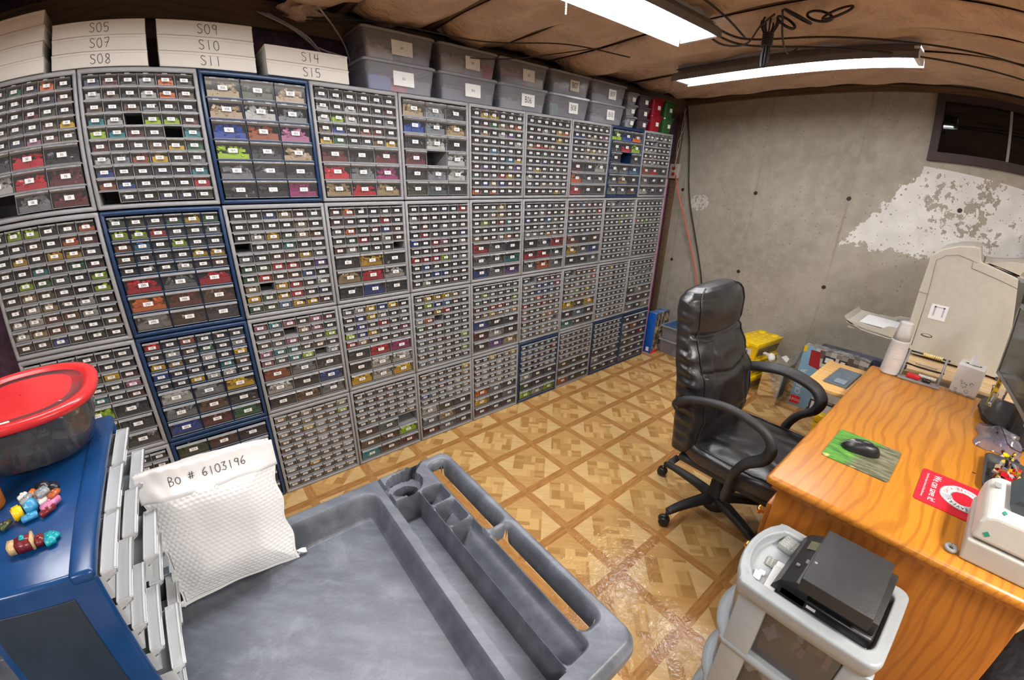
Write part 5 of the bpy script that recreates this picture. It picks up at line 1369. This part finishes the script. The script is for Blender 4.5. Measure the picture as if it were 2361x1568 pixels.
# dark frame gear behind the printer, towards the wall corner of the picture
rk2 = thing('dark_rack', 'dark metal rack with grey slotted posts behind the laser printer', 'rack', (4.0, -2.45, 0))
for (x, y) in ((-.05, .12), (.33, .12), (-.05, -.25), (.33, -.25)):
    b = MB(); b.b2(x - .02, x + .02, y - .02, y + .02, 0, 1.62)
    b.build('post', M['mgrey'], rk2)
for z in (.2, .62, 1.04, 1.46): MB().b2(-.07, .35, -.27, .14, z, z + .02).build('shelf', M['black'], rk2)
tag(MB().rbox(3.86, 4.2, -2.6, -2.36, 1.061, 1.30, .01).build('black_device', M['black']), 'black device box on the dark rack behind the printer', 'device')
tag(MB().rbox(3.86, 4.2, -2.62, -2.36, .641, .90, .01).build('black_device', plain('near_black', (.02, .02, .024), .3)), 'lower black device box on the dark rack behind the printer', 'device')

# ---------------------------------------------------------------- floor things by the back wall
def ybin(z, label, first=False):
    r = thing('yellow_brick_bin', label, 'storage bin', (4.02, -.885, z), -8, 'yellow brick-shaped bins against the concrete wall')
    b = MB(); L, w, h = .178, .102, .105
    def rg(hx, hy, zz): return [(sx * hx, sy * hy, zz) for sx, sy in ((1, 1), (-1, 1), (-1, -1), (1, -1))]
    b.add(rg(L - .024, w - .018, 0) + rg(L - .005, w - .005, h), [(3, 2, 1, 0), (4, 5, 6, 7)] + [(i, (i + 1) % 4, 4 + (i + 1) % 4, 4 + i) for i in range(4)]); b.build('tub', M['yellow'], r)
    l = MB(); l.rbox(-L, L, -w, w, h - .002, h + .028, .004)
    if first:
        for ax in (-.12, -.06, 0, .06, .12):
            for ay in (-.055, .055, 0): l.lathe([(.013, h + .026), (.013, h + .0305), (.008, h + .031)], 12, T(ax, ay, 0))
    for ay in (-.05, .05): l.lathe([(.030, h + .02), (.030, h + .035), (.026, h + .037)], 16, T(L - .035, ay, 0))
    l.build('lid', M['yellow'], r)
    c = MB(); c.rbox(-L - .006, -L + .004, -.035, .035, h - .016, h + .006, .003); c.build('clip', M['yellow'], r)
    p = Mat('photo_sticker'); n_ = p.noise(28, 3); p.base(p.mix(n_.sm(.45, .6), (.25, .17, .05), (.10, .10, .12))); p.set(rough=.35)
    s = MB(); s.add([(-.140, -.0885, .022), (.150, -.0885, .022), (.155, -.0965, .088), (-.145, -.0965, .088)], [(0, 1, 2, 3)]); s.build('side_print', p.m, r)
    return r
for k, (n_, f_) in enumerate((('bottom one of three', 0), ('middle one of three', 0), ('top one, carrying the B14 sign', 1))):
    y_ = ybin(.139 * k, 'yellow lidded bin standing in the corner stack, ' + n_, f_)
c = MB(); c.add([(-.1615, .045, .026), (-.1615, -.055, .026), (-.1715, -.055, .080), (-.1715, .045, .080)], [(3, 2, 1, 0)], None, 0)
put_text(c, 'B14', .036, T(-.1690, -.005, .053) @ RY(-10) @ RZ(-90) @ RX(90), 1, sx=.85)
c.build('label_card', [M['card'], M['print']], y_)
# divided clear organiser case standing on edge
og = thing('organizer_case', 'clear divided organiser case standing on edge between yellow bins and the set box', 'organizer', (3.82, -1.105, 0), 0)
fa, fb, fw = Vector((.033, .077, 0)), Vector((-.033, -.077, 0)), Vector((.20, -.008, 0))
def fr(u, v, w): return fa.lerp(fb, u) + fw * w + Vector((0, 0, v * .305))
b = MB()
cs_ = [fr(u, v, w) for u in (0, 1) for v in (0, 1) for w in (0, 1)]
b.add(cs_, [(0, 1, 3, 2), (4, 6, 7, 5), (0, 4, 5, 1), (2, 3, 7, 6), (0, 2, 6, 4), (1, 5, 7, 3)]); b.build('case', M['clear'], og)
for i in range(4):
    for j in range(5):
        b = MB()
        u0, u1, v0, v1 = i / 4 + .012, (i + 1) / 4 - .012, j / 5 + .012, (j + 1) / 5 - .012
        q = [fr(u0, v0, .01), fr(u1, v0, .01), fr(u1, v1, .01), fr(u0, v1, .01)]; q2 = [fr(u0 + .04, v0 + .03, .22), fr(u1 - .04, v0 + .03, .22), fr(u1 - .04, v1 - .03, .22), fr(u0 + .04, v1 - .03, .22)]
        b.add(q + q2, [(4, 5, 6, 7)] + [(k, (k + 1) % 4, 4 + (k + 1) % 4, 4 + k) for k in range(4)])
        b.build('compartment', M['milky'], og)
tag(MB().grid(10, 10, lambda u, v: (3.90 + .22 * u, -1.165 - .03 * v + .01 * sin(u * 9), .20 + .20 * v + .012 * sin(u * 7 + v * 3)), None).build('plastic_sheet', M['milky']), 'crumpled translucent plastic sheet tucked behind the organiser case', 'plastic sheet')
b = MB(); b.prism([(-.05, 0), (.06, .01), (.085, .045), (-.02, .05)], 0, .003, T(3.86, -1.17, .345) @ RX(25) @ RY(8)); tag(b.build('paper_scrap', M['paperw']), 'white folded paper lying on top of the organiser case', 'paper')
# barcode scanner
sc = thing('barcode_scanner', 'white hand-held scanner lying on the clear organiser case', 'scanner', (3.84, -1.055, .307), 40)
b = MB(); b.lathe([(.026, -.012), (.032, -.008), (.033, .0), (.030, .010), (.020, .018)], 24, T(-.02, 0, .042) @ RY(-68) @ RX(0), sx=1, sy=.75); b.build('head', M['card'], sc)
b = MB(); b.lathe([(.020, .0), (.020, .004)], 24, T(-.033, 0, .046) @ RY(-68), sx=1.15, sy=.7); b.build('window', M['beiged'], sc)
b = MB(); b.sweep(spline([(-.01, 0, .040), (.03, 0, .038), (.07, 0, .030), (.105, 0, .022)], 4), [.020, .020, .019, .018, .017, .016, .016, .016, .015, .015, .016, .017, .015], 12, flat=(1, .8)); b.build('handle', M['card'], sc)
b = MB(); b.sweep(spline([(.105, 0, .022), (.14, .01, .03), (.17, .03, .02), (.19, .05, -.03)], 5), .0035, 6); b.build('cord', M['cable'], sc)
# big building set box standing, long face towards -x
cb = thing('building_set_box', 'tall light-blue building set box with a red roof picture standing under the pull-out board', 'box', (3.935, -1.225, 0), 0)
b = MB(); b.rbox(0, .085, -.385, 0, 0, .475, .001)
b.build('carton', plain('pale_blue_card', (.22, .42, .58), .35, var=.1, nscale=4), cb)
pm = Mat('busy_building_print'); x, y, z = pm.xyz(); vx = pm.vec((y * 30).floor() / 30, (z * 34).floor() / 34, 0); wn_ = pm.n('TexWhiteNoise'); pm.link(vx, wn_.inputs['Vector']); t_ = Nd(pm.nt, wn_.outputs[0])
pm.base(pm.mix(t_.sm(.35, .75), (.62, .60, .55), (.10, .09, .08))); pm.set(rough=.4)
b = MB(); b.add([(-.0006, -.075, .475), (-.0006, -.385, .475), (-.0006, -.385, .0), (-.0006, -.12, .0), (-.0006, -.16, .25), (-.0006, -.09, .35)], [(0, 1, 2, 3, 4, 5)]); b.build('building_print', pm.m, cb)
b = MB(); b.add([(-.0012, -.045, .455), (-.0012, -.105, .455), (-.0012, -.125, .325), (-.0012, -.055, .340)], [(0, 1, 2, 3)]); b.build('roof_print', plain('dark_red_print', (.30, .015, .02), .4), cb)
b = MB()
for (y0, y1, z0, z1) in ((-.13, -.20, .38, .44), (-.22, -.27, .38, .44), (-.14, -.19, .30, .36), (-.13, -.38, .005, .10)):
    b = MB(); b.b2(-.0016, -.001, y1, y0, z0, z1, None, 0); b.b2(-.0022, -.0017, y1 + .012, y0 - .012, z0 + .012, z1 - .012, None, 1)
    b.build('window_print', [M['print'], M['card']], cb)
b = MB(); b.b2(-.0022, -.0012, -.068, -.006, .020, .082); put_text(b, 'LEGO', .026, T(-.0027, -.037, .051) @ RX(0) @ RZ(-90) @ RX(90), 1, sx=.95)
b.build('red_logo', [M['redpad'], M['card']], cb)
b = MB(); put_text(b, 'CREATOR', .050, T(-.0014, -.040, .20) @ RZ(-90) @ RX(90) @ RZ(90), 0, sx=.9); b.build('lettering', M['card'], cb)
b = MB(); b.b2(-.0018, -.0008, -.02, -.0, .43, .475); b.build('yellow_corner', M['yellow'], cb)
b = MB(); b.b2(.0, .085, -.385, .0, .4752, .4762); b.build('top_print', plain('busy_top_print', (.28, .27, .26), .4, var=.8, nscale=26), cb)
b = MB(); b.rbox(4.03, 4.10, -1.66, -1.30, .0, .475, .002); tag(b.build('flat_set_box', plain('dark_mixed_card', (.06, .07, .12), .35, var=.8, nscale=16)), 'dark flat set box standing behind the light-blue set box', 'box')
b = MB(); b.b2(4.022, 4.032, -1.55, -1.28, .18, .46); tag(b.build('yellow_card_panel', M['yellow']), 'yellow card edge showing behind the light-blue set box', 'card')
bin_(3.72, 4.0, 0, .13, '', 'clear low bin with colourful pieces on the floor below the set boxes', 'bins on the floor under the desk end', .01, depth=.18, y0=-1.70, fills=((0, .4, 'w', .7), (.4, .7, 'y', .7), (.7, 1, 'r', .6)), lw=0)
b = MB(); b.lathe([(.03, 0), (.032, .02), (.028, .07), (.034, .09), (.02, .1)], 12, T(3.62, -1.50, .0)); b.rbox(3.59, 3.65, -1.53, -1.47, .1, .16, .012); tag(b.build('yellow_toy', M['yellow']), 'yellow toy piece on the floor below the pull-out board', 'toy')

# ---------------------------------------------------------------- light grey drawer cart beside the desk
GX0, GX1, GY0, GY1, GZ = 1.478, 1.752, -2.108, -1.795, .655
gc = thing('drawer_cart', 'light grey plastic cart with clear drawers and a dished top beside the desk side', 'drawer cart', (GX0, GY0, 0)); O = T(-GX0, -GY0, 0)
W, D = GX1 - GX0, GY1 - GY0
def plan(ins, bow=.030, n=9):
    """outline: rounded rectangle with a bowed +y side"""
    pts = []; r = .028
    x0, x1, y0, y1 = ins, W - ins, ins, D - ins * .6
    for (cx_, cy_, a0) in ((x1 - r, y0 + r, -90),):
        pts += [(cx_ + r * cos(R(a0 + 90 * k / 5)), cy_ + r * sin(R(a0 + 90 * k / 5))) for k in range(6)]
    pts += [(x1, y1 - .012), (x1 - .006, y1)]
    for k in range(n + 1):
        t = k / n; pts.append((x1 - .012 - (x1 - x0 - .024) * t, y1 + bow * (1 - (2 * t - 1) ** 2) ** .8))
    pts += [(x0 + .006, y1), (x0, y1 - .012)]
    pts += [(x0 + r + r * cos(R(180 + 90 * k / 5)), y0 + r + r * sin(R(180 + 90 * k / 5))) for k in range(6)]
    return pts
def shell_rings(mb, rings, mi=0):
    n = len(rings[0][0]); v = []
    for p, z in rings: v += [(x, y, z) for x, y in p]
    mb.add(v, [(k * n + i, k * n + (i + 1) % n, (k + 1) * n + (i + 1) % n, (k + 1) * n + i) for k in range(len(rings) - 1) for i in range(n)], None, mi, None, True)
t = MB()
shell_rings(t, [(plan(.010), GZ - .050), (plan(.002), GZ - .046), (plan(.0), GZ - .030), (plan(-.003), GZ - .010), (plan(-.002), GZ - .004), (plan(.001), GZ - .001), (plan(.004), GZ), (plan(.020), GZ), (plan(.0225), GZ + .0015), (plan(.0255), GZ + .0015), (plan(.028), GZ - .001), (plan(.029), GZ - .005), (plan(.031), GZ - .017), (plan(.034), GZ - .0212), (plan(.038), GZ - .022)])
t.add([(x, y, GZ - .022) for x, y in plan(.038)], [tuple(range(len(plan(.04))))]); t.build('top', M['lgrey'], gc)
for k, zt_ in enumerate((.605, .415, .225)):
    zb = zt_ - .175
    # frame shelf under each drawer
    s = MB(); shell_rings(s, [(plan(.012, .044), zb - .014), (plan(.004, .050), zb - .010), (plan(.002, .050), zb + .004), (plan(.012, .044), zb + .010)]); s.add([(x, y, zb + .010) for x, y in plan(.012, .044)], [tuple(range(len(plan(.012))))]); s.build('frame_shelf', M['lgrey'], gc)
    d = MB(); shell_rings(d, [(plan(.026, .036), zb + .014), (plan(.020, .040), zt_ - .004)]); d.add([(x, y, zb + .014) for x, y in plan(.026, .036)], [tuple(range(len(plan(.026))))])
    dr = d.build('drawer', M['clear'] if False else clear('clear_drawer_tub', (.84, .83, .82), .20, .12, (.42, .40, .40), 1.4), gc)
for (x, y) in ((.012, D - .055), (W - .036, D - .055), (.012, .018), (W - .036, .018)):
    l = MB(); l.rbox(x - .006, x + .006 + .012, y - .02, y + .045, .03, GZ - .045, .004); l.build('corner_post', M['mgrey'] if False else M['lgrey'], gc)
for (x, y) in ((.04, .04), (W - .04, .04), (.04, D - .03), (W - .04, D - .03)):
    l = MB(); l.lathe([(.005, -.011), (.018, -.011), (.018, .011), (.005, .011)], 14, T(x, y, .0185) @ RX(90)); l.build('caster', M['blackm'], gc)
for (z0, label, cols) in ((.448, 'dark and grey packed things in the top clear drawer', 'dkdfRg'), (.258, 'mixed clear and brown things in the middle clear drawer', 'fgdwfw'), (.068, 'red and pale things in the bottom clear drawer', 'rgwrw')):
    pieces('stored_items', label, 34, GX0 + W / 2, GY0 + D / 2 + .01, z0, .085, .10, .075, cols, .03, .06)
# kitchen scale with a black box on top
sca = thing('digital_scale', 'black digital parcel scale with small display sitting in the cart top', 'scale', (1.642, -1.966, GZ - .0215))
b = MB(); b.rbox(-.112, .095, -.105, .098, .001, .030, .006)
def scf(u, v): return (-.112 + .207 * u, .098 - .0 + 0, 0)
b.prism([(.060, 0), (.115, .0), (.112, .018), (.100, .042), (.070, .060), (.040, .063), (.040, 0)], -.112, .095, Matrix(((0, 0, 1, 0), (1, 0, 0, 0), (0, 1, 0, 0), (0, 0, 0, 1)))); b.build('body', M['black'], sca)
b = MB(); b.rbox(-.100, .085, -.100, .035, .030, .068, .002); b.build('platform', M['blackm'], sca)
b = MB(); b.add([(.025, .064, .0625), (.062, .064, .0625), (.062, .090, .0510), (.025, .090, .0510)], [(3, 2, 1, 0)]); b.build('display', plain('olive_display', (.13, .14, .08), .2), sca)
b = MB(); b.b2(-.035, -.020, .070, .076, .0590, .0605); b.b2(-.052, -.044, .082, .090, .052, .0555); b.build('buttons', M['mgrey'], sca)
b = MB(); b.b2(-.1130, -.1122, .015, .035, .012, .020); b.build('port_label', M['card'], sca)
bb = thing('black_carton', 'flat black square box lying on the parcel scale', 'box', (1.608, -1.973, GZ + .0475), 1)
b = MB(); b.rbox(-.103, .103, -.075, .071, 0, .036, .002); b.build('carton', M['blackm'], bb); b = MB(); b.cyl(.0035, .036, .0363, 10, T(-.035, .062, 0)); b.build('mark', M['mgrey'], bb)
# bits in the dish in front of the scale
b = MB(); Mx = T(1.688, -1.838, GZ - .0205) @ RZ(-8)
for k in range(5):
    b.rbox(-.020 + k * .0095, -.0125 + k * .0095, -.020, .020, 0, .018, .0012, Mx)
    for j in range(5): b.cyl(.0024, .018, .0197, 8, Mx @ T(-.0162 + k * .0095, -.016 + j * .008, 0))
b.rbox(.026, .045, -.018, -.002, 0, .006, .001, Mx)
tag(b.build('grey_brick_block', plain('light_grey_bricks', (.36, .37, .34), .35)), 'block of light grey studded bricks in the cart top nearest the desk', 'toy bricks')
b = MB(); Mx = T(1.612, -1.826, GZ - .0205) @ RZ(5); b.rbox(-.022, .012, -.011, .011, 0, .005, .001, Mx)
for k in range(4):
    for j in range(2): b.cyl(.0024, .005, .0067, 8, Mx @ T(-.018 + k * .008, -.005 + j * .009, 0))
tag(b.build('grey_studded_plate', plain('warm_grey_plate', (.30, .31, .28), .35)), 'small grey studded plate in the cart top beside the white strip', 'toy plate')
b = MB(); Mx = T(1.560, -1.850, GZ - .0205) @ RZ(4); b.rbox(-.050, .045, -.012, .012, 0, .006, .0015, Mx); b.rbox(.040, .060, -.018, .010, 0, .010, .003, Mx); tag(b.build('white_strip', M['card']), 'long white plastic strip lying in the cart top', 'strip')
b = MB(); Mx = T(1.540, -1.818, GZ - .0205) @ RZ(8); b.rbox(-.014, .014, -.008, .008, 0, .006, .0015, Mx); b.rbox(.008, .020, -.014, .000, 0, .008, .002, Mx); tag(b.build('white_piece', M['card']), 'short white plastic piece in the cart top at the rounded end', 'toy piece')
# dark things in the lower corner behind the desk side
b = MB(); b.grid(30, 20, lambda u, v: (1.80 + .55 * u, -2.52 - .32 * v, .0 + (.44 + .05 * sin(u * 9) + .04 * sin(v * 8 + u * 5)) * (sin(pi * min(1, u * .92 + .04)) * sin(pi * (v * .92 + .04))) ** .4)); b.rbox(1.86, 2.28, -2.80, -2.56, 0, .10, .03); tag(b.build('dark_bag', plain('dark_cloth', (.018, .02, .026), .8, var=.5, bump=.6, bscale=30)), 'dark crumpled bag on the floor behind the desk side', 'bag')
